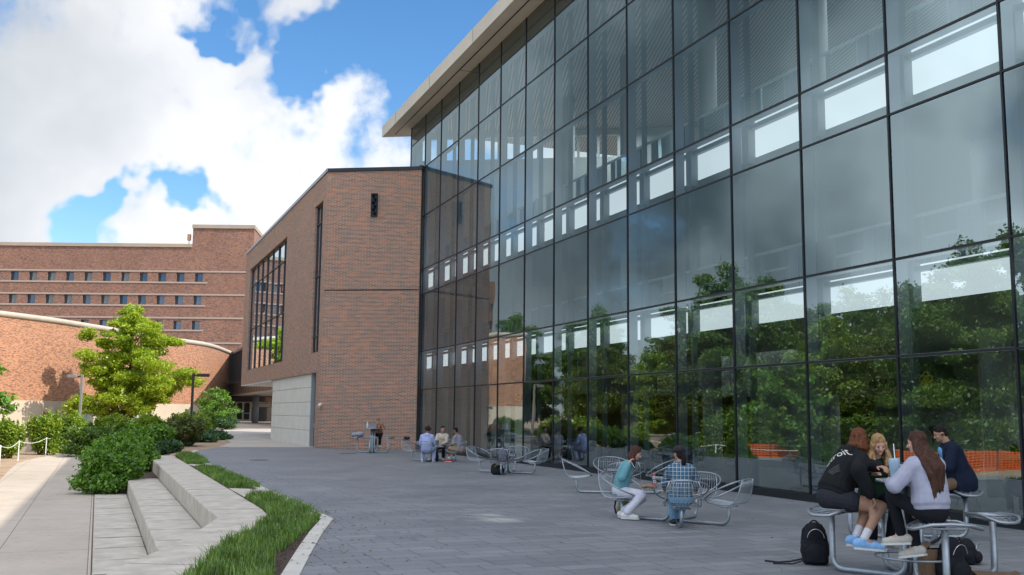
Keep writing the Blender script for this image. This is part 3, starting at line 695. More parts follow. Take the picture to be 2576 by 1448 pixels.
for (a,b,c,d,k,r) in wins:
    if wf is None:
        m1=MB().box(0,.2,0,.42,.3,1.52); m1.box(.42,.24,1.44,1.34,.3,1.52); m1.box(.42,.24,0,1.34,.3,.07); wf=m1.mesh('window'); wf.materials.append(M_frame)
        m2=MB().quad((.42,.29,.07),(1.34,.29,.07),(1.34,.29,1.44),(.42,.29,1.44)); pa=m2.mesh('pane'); pb=pa.copy(); pa.materials.append(M_blue); pb.materials.append(M_blind)
    if r==3 and k<5: continue
    o=link('window',wf,None,TW,(a,0,c)); q=link('pane',pa if (k>6 or (k*7+r*3)%5<2) else pb,None,o)
f=MB(); x=xt0-.7; f.box(x-.25,.1,z_main+.6,x+.25,.6,z_tow-1.6); f.box(x-.05,.3,z_main,x+.05,.4,z_main+.6); f.build('roof_vent',mat('vent_copper',(.30,.17,.12),.6),TW)
# ---- curved brick hall
cv=[(0,786.7),(133,804),(240,821),(418.7,850.7),(525,866.7),(581,886.7)]
ZC=10.0; cp=[]
for x,y in cv: q=gnd(x,y,ZC); cp.append(Vector((q.x,q.y)))
ext=cp[0]+(cp[0]-cp[1]).normalized()*.4+Vector((-.4,.3)); ext2=ext+Vector((-4,12)); cp=[ext2,ext]+cp
print('curved wall',[tuple(round(c,1) for c in p) for p in cp])
def catmull(P,n=8):
    out=[]
    for i in range(len(P)-1):
        p0=P[max(i-1,0)];p1=P[i];p2=P[i+1];p3=P[min(i+2,len(P)-1)]
        for k in range(n):
            t=k/n; out.append(.5*((2*p1)+(p2-p0)*t+(2*p0-5*p1+4*p2-p3)*t*t+(3*p1-p0-3*p2+p3)*t**3))
    out.append(P[-1]); return out
cc=catmull(cp,8)
CWB=empty('curved_brick_hall','windowless orange brick hall with a sweeping curved wall and rounded stone coping','building',(0,0,0),0)
def ribbon(L,z0,z1,off=0):
    m=MB(); u=0; Lo=[Vector(p) for p in offset_line([tuple(p) for p in L],off)]
    for i in range(len(Lo)-1):
        a,b=Lo[i],Lo[i+1]; l=(b-a).length
        za0,za1=z0,z1
        m.add([(a.x,a.y,z0),(b.x,b.y,z0),(b.x,b.y,z1),(a.x,a.y,z1)],[(0,1,2,3)],[[(u,z0),(u+l,z0),(u+l,z1),(u,z1)]]); u+=l
    return m
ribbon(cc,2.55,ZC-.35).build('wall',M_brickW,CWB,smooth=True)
lip=ribbon(cc,-1,2.55,-.12); 
Lo=offset_line([tuple(p) for p in cc],-.12)
for i in range(len(cc)-1): lip.quad((Lo[i][0],Lo[i][1],2.55),(Lo[i+1][0],Lo[i+1][1],2.55),(cc[i+1].x,cc[i+1].y,2.552),(cc[i].x,cc[i].y,2.552))
lip.build('concrete_plinth',mat('tan_concrete',(.50,.43,.34),.85,var=.08,vs=.5),CWB)
Lb=offset_line([tuple(p) for p in cc],.05)
MB().tube([(p[0],p[1],ZC-.1) for p in Lb],.27,12).build('coping',mat('rounded_coping',(.42,.36,.29),.8,var=.08,vs=1.),CWB,smooth=True)
f=MB(); f.sheet([tuple(p) for p in cc[::-1]]+[(-80,150),(-48,150)],ZC-.2); f.build('roof',MC['roof_membrane'],CWB)
# skylight dome, wall lamp, utility boxes
q=at(71,799,92); DM=empty('skylight_dome','flat silver skylight dome peeking above the curved wall','skylight',(q.x,q.y+4,ZC-.1)); MB().lathe((0,0,0),[(1.7,0),(1.7,.25),(1.4,.5),(.8,.66),(.05,.7)],20).build('dome',M_alu,DM,smooth=True); MB().cyl((0,0),1.85,-.2,.05,20).build('curb',M_white,DM)
def wall_pt(px,z):
    best=None
    for i in range(len(cc)-1):
        for t in (0,.25,.5,.75):
            p=cc[i].lerp(cc[i+1],t); v=Vector((p.x,p.y,z-CH)); zc=v.dot(c_f); X=1288+FPX*v.dot(c_r)/zc
            if best is None or abs(X-px)<best[0]: best=(abs(X-px),p,(cc[i+1]-cc[i]).normalized())
    return best[1],best[2]
p,tn=wall_pt(201,3.1); nrm=Vector((tn.y,-tn.x)); pos=Vector((p.x,p.y,3.15))+Vector((nrm.x,nrm.y,0))*.15
WL=empty('wall_lamp','small boxy floodlight fixed low on the curved brick wall','lamp',pos,math.atan2(tn.y,tn.x))
MB().box(-.42,-.35,-.12,.42,.0,.2,b=.03).build('housing',M_dkmetal,WL); MB().box(-.3,-.34,-.14,.3,-.1,-.121).build('lens',mat('lens',(.6,.6,.55),.3),WL)
for px,wd,lab in ((200,2.6,'pale grey utility cabinet beside the lamp post'),(325,4.6,'wide pale grey utility cabinet behind the bright tree')):
    p,tn=wall_pt(px,1.5); nrm=Vector((tn.y,-tn.x)); UB=empty('utility_cabinet',lab,'cabinet',Vector((p.x,p.y,-.4))+Vector((nrm.x,nrm.y,0))*.3,math.atan2(tn.y,tn.x))
    MB().box(-wd/2,-.4,0,wd/2,.15,2.1,b=.02).build('body',mat('cabinet_grey',(.42,.47,.50),.5),UB)
    MB().box(-.01,-.41,.1,.01,-.401,2.0).build('door_seam',M_dkmetal,UB)
# ---- entrance link
A0=Vector((-39.2,139)); A1=Vector((-23.4,98)); lv=(A1-A0).normalized(); la=math.atan2(lv.y,lv.x)
EL=empty('entrance_link','dark bronze glazed link with a canopy on round grey columns over glass doors','building',(A0.x,A0.y,0),la)
LL=(A1-A0).length+6
MB().box(0,0,4.0,LL,.3,5.5).build('canopy_fascia',mat('bronze_panels',(.06,.045,.038),.5),EL)
f=MB()
for x in np.arange(.5,LL,2.6): f.box(x,-.04,4.02,x+.1,-.001,5.48)
f.build('fascia_seam',M_black,EL)
MB().box(0,.3,3.9,LL,14,4.0).build('canopy_ceiling',MC['white_soffit'],EL)
f=MB(); f.box(0,.2,9.6,LL,.5,9.95)
for x in np.arange(0,LL,2.2): f.box(x,.2,5.5,x+.16,.45,9.6)
f.build('upper_frame',M_dkmetal,EL); MB().box(0,.5,5.5,LL,.6,9.6).build('upper_glass',M_glassd,EL)
MB().box(-.3,-.5,-.5,.6,1.2,10.0).build('end_fin',M_dkmetal,EL)
for (px,py) in ((605,1059.4),(641.5,1066),(660.5,1062.3)):
    zb=.25; q=gnd(px,py,zb)
    c=MB().tube([(q.x,q.y,zb-.3),(q.x,q.y,4.0)],.42,18).build('column',mat('column_grey',(.16,.18,.21),.6),None,smooth=True); c.parent=EL; c.matrix_parent_inverse=(Matrix.Translation(EL.location)@Matrix.Rotation(la,4,'Z')).inverted()
EY=137.
def ebox(name,x0,y0,x1,y1,m,d=.2,yy=EY,par=None):
    a=at(x0,y0,yy);b=at(x1,y1,yy); o=MB().box(a.x,yy,a.z,b.x,yy+d,b.z).build(name,m,None); pr=par or EL; o.parent=pr; o.matrix_parent_inverse=(Matrix.Translation(EL.location)@Matrix.Rotation(la,4,'Z')).inverted(); return o
zx=lambda x:(640+x/7.24)*.8587; zy=lambda y:(1050+y/7.24)*.8587
ebox('lobby_glass',zx(300),zy(800),zx(1120),zy(1350),M_glassd,.2,EY+.5)
for a,b in ((365,395),(500,545),(655,690)): ebox('door_frame',zx(a),zy(940),zx(b),zy(1330),M_alu)
ebox('transom_bar',zx(360),zy(925),zx(1100),zy(950),M_alu,.25)
d1=ebox('door',zx(548),zy(965),zx(652),zy(1300),M_dkmetal,.1,EY-.02); ebox('door',zx(400),zy(965),zx(495),zy(1300),M_dkmetal,.1,EY-.02)
ebox('push_bar',zx(550),zy(1160),zx(650),zy(1175),M_alu,.1,EY-.15)
ebox('door_threshold',zx(360),zy(1300),zx(690),zy(1345),M_alu,.3,EY-.1)
ebox('lobby_wall',zx(700),zy(960),zx(1100),zy(1040),MC['white_soffit'],.1,EY+.3)
# ================================================================ VEGETATION
def leaves(P,size,up=.35,el=1.8,jit=.4):
    """rhombic leaf faces at points P"""
    n=len(P); P=np.asarray(P)
    N=rng.normal(size=(n,3)); N[:,2]+=up*2; N/=np.linalg.norm(N,axis=1,keepdims=True)
    A=np.cross(N,rng.normal(size=(n,3))); A/=np.linalg.norm(A,axis=1,keepdims=True); B=np.cross(N,A)
    s=size*(1+jit*rng.uniform(-1,1,(n,1))); A=A*s*el*.5; B=B*s*.5
    V=np.stack([P-A,P+B*.9+A*.05,P+A,P-B*.9+A*.05],1).reshape(-1,3)
    return V,np.arange(4*n).reshape(-1,4)
def blob_points(blobs,n,shell=.55):
    """points in a set of ellipsoids (cx,cy,cz,rx,ry,rz), denser near the surface"""
    b=np.array(blobs); w_=(b[:,3]*b[:,4]*b[:,5])**.67; idx=rng.choice(len(b),n,p=w_/w_.sum())
    d=rng.normal(size=(n,3)); d/=np.linalg.norm(d,axis=1,keepdims=True); r=shell+(1-shell)*rng.random((n,1))**.6
    r*=1+.2*rng.normal(size=(n,1))*.8
    return b[idx,:3]+d*r*b[idx,3:]
def shrub(name,label,loc,w,d,h,m,n,ls,rz=0.,el=1.8,nb=16,group=None,stem_m=None,cat='shrub',lift=.12,flat=.6,stems=9):
    o=empty(name,label,cat,loc,rz,group); bl=[]
    for k in range(nb):
        a=random.uniform(0,2*math.pi); r=random.random()**.5*.62; z=random.uniform(.15,.72)
        sh=math.sqrt(max(.05,1-(z-.25)**2*1.4)); 
        bl.append((w/2*r*math.cos(a)*sh,d/2*r*math.sin(a)*sh,h*(lift+(1-lift)*z),w/2*random.uniform(.28,.48),d/2*random.uniform(.28,.48),h*random.uniform(.16,.28)))
    for k in range(nb):     # shoots breaking the outline
        b=random.choice(bl); e=random.uniform(.6,1.0); bl.append((b[0]+random.gauss(0,.3)*b[3],b[1]+random.gauss(0,.3)*b[4],b[2]+b[5]*e,b[3]*.22,b[4]*.22,b[5]*random.uniform(.45,.8)))
    P=blob_points(bl,n,.35); P=P[P[:,2]>.02]
    V,F=leaves(P,ls,.5,el); link('foliage',fast_mesh('foliage',V,F),m,o)
    st=MB()
    for k in range(stems):
        b=random.choice(bl); a=random.uniform(0,6.28); st.tube([(.1*w*math.cos(a),.1*d*math.sin(a),-.1),(b[0]*.5,b[1]*.5,b[2]*.5),(b[0],b[1],b[2]+b[5]*.4)],[.022*h+.004,.014*h+.003,.004],5)
    st.build('stems',stem_m or M_bark,o); return o
def tree(name,label,loc,H,R,m,n,ls,zc=.25,style='round',group=None,seed=1,lean=0.,tr=.02):
    random.seed(seed); o=empty(name,label,'tree',loc,random.uniform(0,6),group); bl=[]; tk=MB(); lim=MB()
    r0=H*tr; path=[(0,0,-.3)]; 
    for k in range(1,9): path.append((lean*k*.12*H*.1+.015*H*math.sin(k*1.3+seed),.012*H*math.cos(k*1.7+seed),H*.95*k/8))
    tk.tube(path,[r0*(1-.93*k/8)**.8+.01 for k in range(9)],9)
    nl=int(40 if style=='cypress' else 20)
    for k in range(nl):
        z=zc+(1-zc)*(k+.3)/nl; a=k*2.399+random.uniform(-.4,.4); t=(z-zc)/(1-zc)
        if style=='cypress': env=R*.84*(1-t**3.2)**.55*random.uniform(.70,1.12)*(1.12 if .25<t<.4 else 1)
        else: env=R*math.sqrt(max(.06,1-(t*1.75-.75)**2))*random.uniform(.65,1.1)
        if t>.93: env*=.6
        z0=H*max(z-.16,.12); b=Vector(path[min(8,int(z0/H*8.4))]); b.z=z0
        tip=Vector((env*.86*math.cos(a),env*.86*math.sin(a),H*z*.97+.02*H)); mid=b.lerp(tip,.5)+Vector((0,0,-.03*H*random.random()+.01*H))
        lim.tube([b,mid,tip],[r0*.33*(1-t*.6),r0*.18*(1-t*.5),.012],6)
        for q in (.45,.72,1.0):
            c=b.lerp(tip,q); 
            for j in range(2 if q<1 else 3):
                e=Vector((random.gauss(0,1),random.gauss(0,1),random.gauss(0,.5)))*env*.17
                cc_=c+e; rr=env*(random.uniform(.13,.23) if style=='cypress' else random.uniform(.20,.33))+.12
                bl.append((cc_.x,cc_.y,cc_.z,rr,rr,rr*random.uniform(.35,.6)))
                if j==0: lim.tube([b.lerp(tip,q*.8),cc_],[r0*.10,.008],5)
    bl.append((path[-1][0],path[-1][1],H*.95,R*.20,R*.20,H*.06)); bl.append((0,0,H*.86,R*.3,R*.3,H*.06))
    P=blob_points(bl,n,.35); V,F=leaves(P,ls,.45,1.7)
    link('crown',fast_mesh('crown',V,F),m,o); tk.build('trunk',M_bark,o,smooth=True); lim.build('limbs',M_bark,o,smooth=True)
    return o
# the bright tree in front of the curved wall
q=at(320,1050,91); tree('bald_cypress_tree','chartreuse feathery tree glowing in the sun before the curved wall',(q.x,q.y,-.3),11.7,4.95,M_leafY,70000,.15,.17,'cypress',seed=12)
q=at(543,1058,92); tree('small_tree','small dark green tree beside the entrance canopy',(q.x,q.y,.0),4.0,1.65,M_leafN,6000,.12,.12,'round',seed=5,tr=.014)
# trees outside the frame to the left, which the glass hall mirrors
def mirror(a,R):
    V=Vector((R*math.sin(rad(a)),R*math.cos(rad(a)),0)); P=V-Nv*2*(V.dot(Nv)-OFF); return P
protos=[]
specs=[(13.5,4.6,M_leafG,'round'),(12,5.2,M_leafO,'round'),(15,5.0,M_leafG,'round'),(10.5,4.2,M_leafS,'round')]
lab=['dark green broad tree in the belt left of the walkway','tree with russet tinged crown in the belt left of the walkway','tall dark tree in the belt left of the walkway','bright green tree in the belt left of the walkway']
spots=[(11,98,2),(13,84,0),(14.5,95,2),(16,87,1),(18,80,3),(19,92,0),(20.5,84,2),(22,90,0),(23.5,76,1),(25,66,2),(27,72,2),(29,80,0),(31,70,3),(33,84,2),(17,100,2),(21,103,0),(25,98,1),(29,95,2),(12,104,2),(35,95,0)]
XT=[(-50,92,2),(-55,84,0),(-50,78,1),(-57,74,3),(-62,90,2),(-48,69,3),(-53,63,0),(-46,60,2),(-60,66,1),(-66,80,0),(-56,98,0),(-44,62.5,1)]
for i,(a,R_,k) in enumerate(spots+XT):
    p=mirror(a,R_) if i<len(spots) else Vector((a,R_,0)); sc=.82+.3*((i*37)%11)/11
    az=math.degrees(math.atan2(p.x,p.y))
    zb=-.95
    if len(protos)<=k or protos[k] is None:
        while len(protos)<=k: protos.append(None)
        H_,R0,m_,st=specs[k]; protos[k]=tree('broadleaf_tree',lab[k],(p.x,p.y,zb),H_,R0,m_,42000,.155,.13,st,'tree belt left of the walkway',seed=30+k)
    else: copy_thing(protos[k],(p.x,p.y,zb),i*1.3,lab[k],'tree belt left of the walkway',(sc,sc,sc))
random.seed(3)
# a nearer branchy tree whose leaf tips enter at the left edge
q=at(-135,985,40); tree('branchy_tree','leafy branch tips of a tree reaching in at the left edge',(q.x,q.y,-.9),6.2,1.75,M_leafN,9000,.16,.22,'round',seed=77)
# understory hedge mirrored at eye level
hp=None
for i,(a,R_) in enumerate([(12,73),(13,80),(14.5,70),(17,69),(19.5,68),(22,66),(24.5,64),(27,62),(29.5,61),(32,60)]):
    p=mirror(a,R_)
    if hp is None: hp=shrub('hedge_shrub','broad hedge shrub under the tree belt',(p.x,p.y,-.95),6.2,5.,3.0,M_leafG,9000,.16,.0,nb=20,group='hedge shrubs under the tree belt')
    else: copy_thing(hp,(p.x,p.y,-.95),i*.9,'broad hedge shrub under the tree belt','hedge shrubs under the tree belt')
# shrubs in view (pixel column, base row, distance) -> world spots
SH=[ # name,label,px,Y,width px,top y,base y,mat,n,leaf
 ('leafy_shrub','nearest big bright green shrub at the back corner of the terrace steps',290,32.4,172,1104,1243,M_leafN,24000,.072),
 ('leafy_shrub','low green shrub beside the top terrace slab',350,37.0,110,1100,1180,M_leafN,12000,.075),
 ('leafy_shrub','dark green rounded shrub behind the nearest big shrub',300,42.5,160,1080,1160,M_leafN,14000,.08),
 ('leafy_shrub','wide shaded shrub behind the terrace shrubs left of the stemmy one',375,49.0,150,1072,1130,M_leafN,10000,.10),
 ('dogwood_shrub','reddish stemmy shrub with bare lower stems',462,51.5,112,1052,1128,M_leafR,9000,.085),
 ('dark_shrub','long shaded shrub along the walkway edge behind the rope posts',225,58,150,1062,1112,M_leafG,12000,.10),
 ('yellow_shrub','sunlit round shrub at the far left of the photo',27,55,74,1052,1118,M_leafS,9000,.10),
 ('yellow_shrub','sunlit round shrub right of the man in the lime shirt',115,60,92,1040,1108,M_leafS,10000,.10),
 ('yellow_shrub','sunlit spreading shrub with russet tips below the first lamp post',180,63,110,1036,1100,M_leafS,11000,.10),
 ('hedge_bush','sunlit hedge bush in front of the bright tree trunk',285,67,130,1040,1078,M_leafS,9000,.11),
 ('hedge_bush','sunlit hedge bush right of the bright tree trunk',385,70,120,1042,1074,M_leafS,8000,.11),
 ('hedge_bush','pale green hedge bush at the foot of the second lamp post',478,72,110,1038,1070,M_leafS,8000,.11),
 ('dark_shrub','small dark shrub left of the entrance walkway',520,78,70,1040,1074,M_leafG,5000,.11),
 ('juniper_bush','dark low evergreen beneath the small tree',570,90,80,1049,1074,M_leafJ,6000,.10)]
for nm,lb,px,Y,wpx,ty,by,m_,n,ls in SH:
    t=at(px,ty,Y); g=float(gz(t.x,Y)); w_=wpx/FPX*Y; h=t.z-g+.05
    random.seed(px)
    shrub(nm,lb,(t.x,Y,g-.05),w_*1.12,w_*.95,h,m_,n,ls,nb=22,stems=26 if 'stemmy' in lb else 9,lift=.35 if 'stemmy' in lb else .1,stem_m=mat('red_stem',(.16,.06,.04),.7) if 'stemmy' in lb else None)
# junipers spreading along the walkway corner
for i,(px,py,wpx) in enumerate([(420,1132,70),(455,1118,80),(500,1108,90),(548,1102,66)]):
    g=gnd(px,py+6,-.06); random.seed(i)
    shrub('juniper','flat spreading dark juniper, %s in the row by the walkway corner'%['nearest','second nearest','third nearest','farthest'][i],(g.x,g.y,float(gz(g.x,g.y))-.03),wpx/FPX*g.y*1.25,3.0,.62,M_leafJ,7000,.06,el=4.5,nb=22,group='junipers by the walkway corner',lift=.05)
# grass: blades in the strips between steps and kerb
def in_poly(x,y,P):
    c=False; n=len(P); j=n-1
    for i in range(n):
        if (P[i][1]>y)!=(P[j][1]>y) and x<(P[j][0]-P[i][0])*(y-P[i][1])/(P[j][1]-P[i][1])+P[i][0]: c=not c
        j=i
    return c
GP=[[(1330,222),(1400,278),(1480,286),(1585,283),(1530,240),(1462,212),(1400,205)],
    [(1475,318),(1560,305),(1625,312),(1800,390),(1930,440),(1962,466),(1730,461),(1600,392)],
    [(1845,540),(1900,510),(2040,508),(2340,622),(2425,685),(2370,750),(2270,830),(2190,900),(2090,960),(2050,1010),(2080,1060),(2060,1123),(2010,1300),(1300,1300),(1385,1123),(1500,1045),(1640,905),(1850,795),(1950,745),(2045,660)]]
V=[];F=[]
for gi,gp in enumerate(GP):
    W_=[tuple(gnd(*P3(*p),0)[:2]) for p in gp]; xs=[p[0] for p in W_]; ys=[p[1] for p in W_]
    area=(max(xs)-min(xs))*(max(ys)-min(ys)); n=int(area*(1500 if gi==2 else 900)*1.3)
    for k in range(min(n,46000)):
        x=random.uniform(min(xs)-.04,max(xs)+.04); y=random.uniform(min(ys)-.1,max(ys)+.1)
        if not in_poly(x,y,W_): continue
        # clumps, and a thin patch where the soil shows
        cl=math.sin(x*5.1+1.3*y)*math.sin(y*4.3-x*2.2)
        if random.random()>.70+.45*cl or math.sin(x*2.3+y*1.1)*math.sin(y*1.9-x)>.86: continue
        h=random.uniform(.05,.155)*(1+.3*cl); a=random.uniform(0,6.28); ln=h*random.uniform(.2,.8); w_=.0055 if gi==2 else .008
        dx,dy=math.cos(a),math.sin(a); px,py=-dy*w_,dx*w_; k0=len(V)
        V+=[(x-px,y-py,-.015),(x+px,y+py,-.015),(x+px*.8+dx*ln*.35,y+py*.8+dy*ln*.35,h*.62),(x-px*.8+dx*ln*.35,y-py*.8+dy*ln*.35,h*.62),
            (x+dx*ln,y+dy*ln,h*.93),(x+dx*ln*1.02+px*.2,y+dy*ln*1.02+py*.2,h*.92)]
        F+=[(k0,k0+1,k0+2,k0+3),(k0+3,k0+2,k0+5,k0+4)]
tag(link('grass',fast_mesh('grass',V,F),M_grass),kind='stuff'); print('grass',len(F))
# mulch chips scattered at the grass edge
V=[];F=[]
for k in range(2600):
    t=random.random(); i=random.randrange(2,9); a=Vector(kerbline[i]).lerp(Vector(kerbline[i+1]),t); b=Vector((a.x-random.uniform(.25,.85 if i<6 else .4),a.y+random.uniform(-.1,.1)))
    if random.random()<.04: b=Vector((a.x+random.uniform(-.2,.12),a.y))
    z=.0 if b.x<a.x-.22 else .02; an=random.uniform(0,3.14); l=random.uniform(.01,.03); w_=l*.35; dx,dy=math.cos(an)*l,math.sin(an)*l; k0=len(V)
    V+=[(b.x-dx,b.y-dy,z),(b.x+dy*.35,b.y-dx*.35,z+.008),(b.x+dx,b.y+dy,z+.004),(b.x-dy*.35,b.y+dx*.35,z+.01)]; F.append((k0,k0+1,k0+2,k0+3))
tag(link('mulch_chips',fast_mesh('mulch_chips',V,F),M_mulch),kind='stuff')
# ---------------------------------------------------------------- street furniture at the left
def lamp(px,ty,by,Y,dirx,lab,arm):
    t=at(px,ty,Y); g=float(gz(t.x,Y))-.1
    o=empty('street_lamp',lab,'street lamp',(t.x,Y,g),0,'shoebox lamp posts'); h=t.z-g
    MB().box(-.075,-.075,0,.075,.075,h,b=.01).build('pole',M_dkmetal if dirx>0 else mat('grey_pole',(.25,.23,.21),.5),o)
    MB().box(dirx*.06,-.04,h-.18,dirx*.35,.04,h-.08).build('arm',M_dkmetal,o)
    MB().box(dirx*.3,-.22,h-.22,dirx*(.3+arm),.22,h-.02,b=.02).build('lamp_head',M_dkmetal if dirx>0 else MC['grey_pole'],o)
lamp(207.5,943,1055,66,-1,'grey lamp post left of the bright tree with its head pointing left',.62)
lamp(487,940,1052,68,1,'dark lamp post right of the bright tree with its head pointing right',.75)
RF=empty('rope_fence','low white rope strung between thin white posts beside the lower walkway','fence',(-24,50,-.9),0)
pp=[(-19.2,36.2),(-22.5,45.0),(-25.1,52.0),(-26.6,58.3),(-28.9,66.8)]
pz=[]
for i,(x,y) in enumerate([(-15.4,30.0)]+pp):
    x+=24-.25; y-=50; MB().cyl((x,y),.028,-.02,1.08,8).build('post',M_white,RF); pz.append(Vector((x,y,1.03)))
f=MB()
for a,b in zip(pz[:-1],pz[1:]):
    f.tube([a.lerp(b,k/8)+Vector((0,0,-.18*math.sin(math.pi*k/8))) for k in range(9)],.016,6)
f.build('rope',M_white,RF)
f=empty('retaining_wall','low tan wall glimpsed between the two leftmost shrubs','wall',(0,0,0)); g=at(60,1110,61.5)
MB().box(g.x-14,63.3,-1,g.x+9,63.7,.15,b=.03).build('wall_body',mat('tan_concrete2',(.46,.40,.33),.85,var=.08),f)
MB().box(g.x-14.05,63.25,.15,g.x+9.05,63.75,.23,b=.01).build('cap',M_conc,f)
for (px,py,r,lb) in ((653,1158,.33,'rusty round manhole cover on the plaza in front of the service door'),(876,1141.5,.36,'thin manhole cover with a bright fleck near the brick front'),(712,1096,.4,'manhole cover on the upper concrete walkway')):
    g=gnd(px,py,0); o=empty('manhole_cover',lb,'manhole cover',(g.x,g.y,.003)); MB().lathe((0,0,0),[(r,0),(r,.006),(r-.02,.007),(.001,.007)],28).build('lid',mat('rusty_iron',(.13,.085,.065),.75,var=.3,vs=20,bump=.5,bs=50),o)
    MB().lathe((0,0,0),[(r+.04,-.002),(r+.04,.003),(r,.004),(r,.002)],28).build('rim',M_dkmetal,o)
# orange mesh fence and dark railing, seen mirrored in the glass
def fence_line(name,lab,cat,a0,R0,a1,R1,z0,z1,m,kind):
    p=mirror(a0,R0); q=mirror(a1,R1); d=(q-p); L=d.length; o=empty(name,lab,cat,(p.x,p.y,z0),math.atan2(d.y,d.x)); h=z1-z0
    f=MB()
    if kind=='mesh':
        k=0
        while k<=h: f.box(0,-.006,k,L,.006,k+.07); k+=.125
        x=0
        while x<L: f.box(x,-.005,0,x+.05,.005,h); x+=.16
    else:
        f.box(0,-.02,h-.05,L,.02,h); f.box(0,-.02,.1,L,.02,.14); x=0
        while x<L: f.box(x,-.01,.1,x+.02,.01,h); x+=.13
    f.build('mesh_band' if kind=='mesh' else 'bars',m,o); f=MB(); x=0
    while x<L: f.cyl((x,.03),.025,-.3,h+.1,6); x+=2.4
    f.build('posts',M_dkmetal,o); o.children[-1]['kind']='stuff' if 0 else None
    if 'kind' in o.children[-1]: del o.children[-1]['kind']
    return o
fence_line('safety_fence','bright orange plastic mesh barrier across the lawn left of the walkway','fence',12.3,62,31,58,-.87,.12,mat('orange_plastic',(.62,.10,.012),.5),'mesh')
fence_line('railing','dark metal picket railing behind the orange barrier','fence',17,66,33,63,-.87,1.3,M_black,'bars')
# ================================================================ FURNITURE
GRP='outdoor table sets with fixed seats'
def leg_path(r,th,ztop,zc,off=0.):
    """tube from the seat post down, along the ground and up at the centre"""
    c,s=math.cos(th),math.sin(th); P=[]
    def q(rr,z): return (c*rr-s*off,s*rr+c*off,z)
    P.append(q(r,ztop)); 
    R=.13; z0=.032
    for k in range(7): a=rad(90*k/6); P.append(q(r-R+R*math.cos(a),z0+R-R*math.sin(a)))
    ri=.085
    for k in range(7): a=rad(90*k/6); P.append(q(ri+R-R*math.sin(a),z0+R-R*math.cos(a)))
    P.append(q(ri,zc)); return P
def hoop_seat(parent,r,th,name='seat'):
    """low wire seat with an oval hoop, facing the table"""
    f=MB(); N=28; hp=[]
    for k in range(N):
        a=2*math.pi*k/N; u=math.cos(a); v=math.sin(a); hp.append((.01+.355*u,.43*v*(1-.06*u),.585-.185*u+.02*v*v))
    f.tube(hp,.0135,8,closed=True); fo=f.build('hoop',M_galv,parent,loc=(math.cos(th)*r,math.sin(th)*r,0),rot=(0,0,th+math.pi),smooth=True)
    prof=[(.345,.415),(.28,.392),(.16,.372),(.02,.360),(-.09,.358),(-.17,.375),(-.235,.43),(-.285,.54),(-.315,.66),(-.335,.762)]
    g=MB(); hw=[.17,.235,.275,.285,.285,.285,.28,.27,.26,.22]
    for j in range(13):
        t=-1+2*j/12; edge=abs(t)==1
        g.tube([(x,t*hw[i],z+.0) for i,(x,z) in enumerate(prof)],.011 if edge else .0042,6 if edge else 5)
    for i in (1,4,8): 
        x,z=prof[i]; g.tube([(x,-hw[i],z-.006),(x,hw[i],z-.006)],.0045,5)
    g.build('seat_grid',M_wire,parent,loc=(math.cos(th)*r,math.sin(th)*r,0),rot=(0,0,th+math.pi),smooth=True)
    b=MB(); b.tube([(.12,-.12,.352),(.10,-.13,.315),(-.10,-.13,.315),(-.12,-.12,.35)],.011,6); b.tube([(.12,.12,.352),(.10,.13,.315),(-.10,.13,.315),(-.12,.12,.35)],.011,6); b.tube([(0,-.13,.315),(0,.13,.315)],.016,6)
    b.build('seat_bracket',M_galv,parent,loc=(math.cos(th)*r,math.sin(th)*r,0),rot=(0,0,th+math.pi),smooth=True)
def low_set(lab,c,angs,top_r=.36):
    o=empty('picnic_table_set',lab,'table set',c,0,GRP)
    for a in angs:
        th=rad(a); MB().tube(leg_path(.98,th,.33,.52),.030,10).build('leg',M_galv,o,smooth=True); hoop_seat(o,.98,th)
    MB().lathe((0,0,.52),[(top_r,0),(top_r+.012,.012),(top_r,.026),(.001,.026)],28).build('tabletop',M_galv,o)
    for i in range(2): pass
    return o
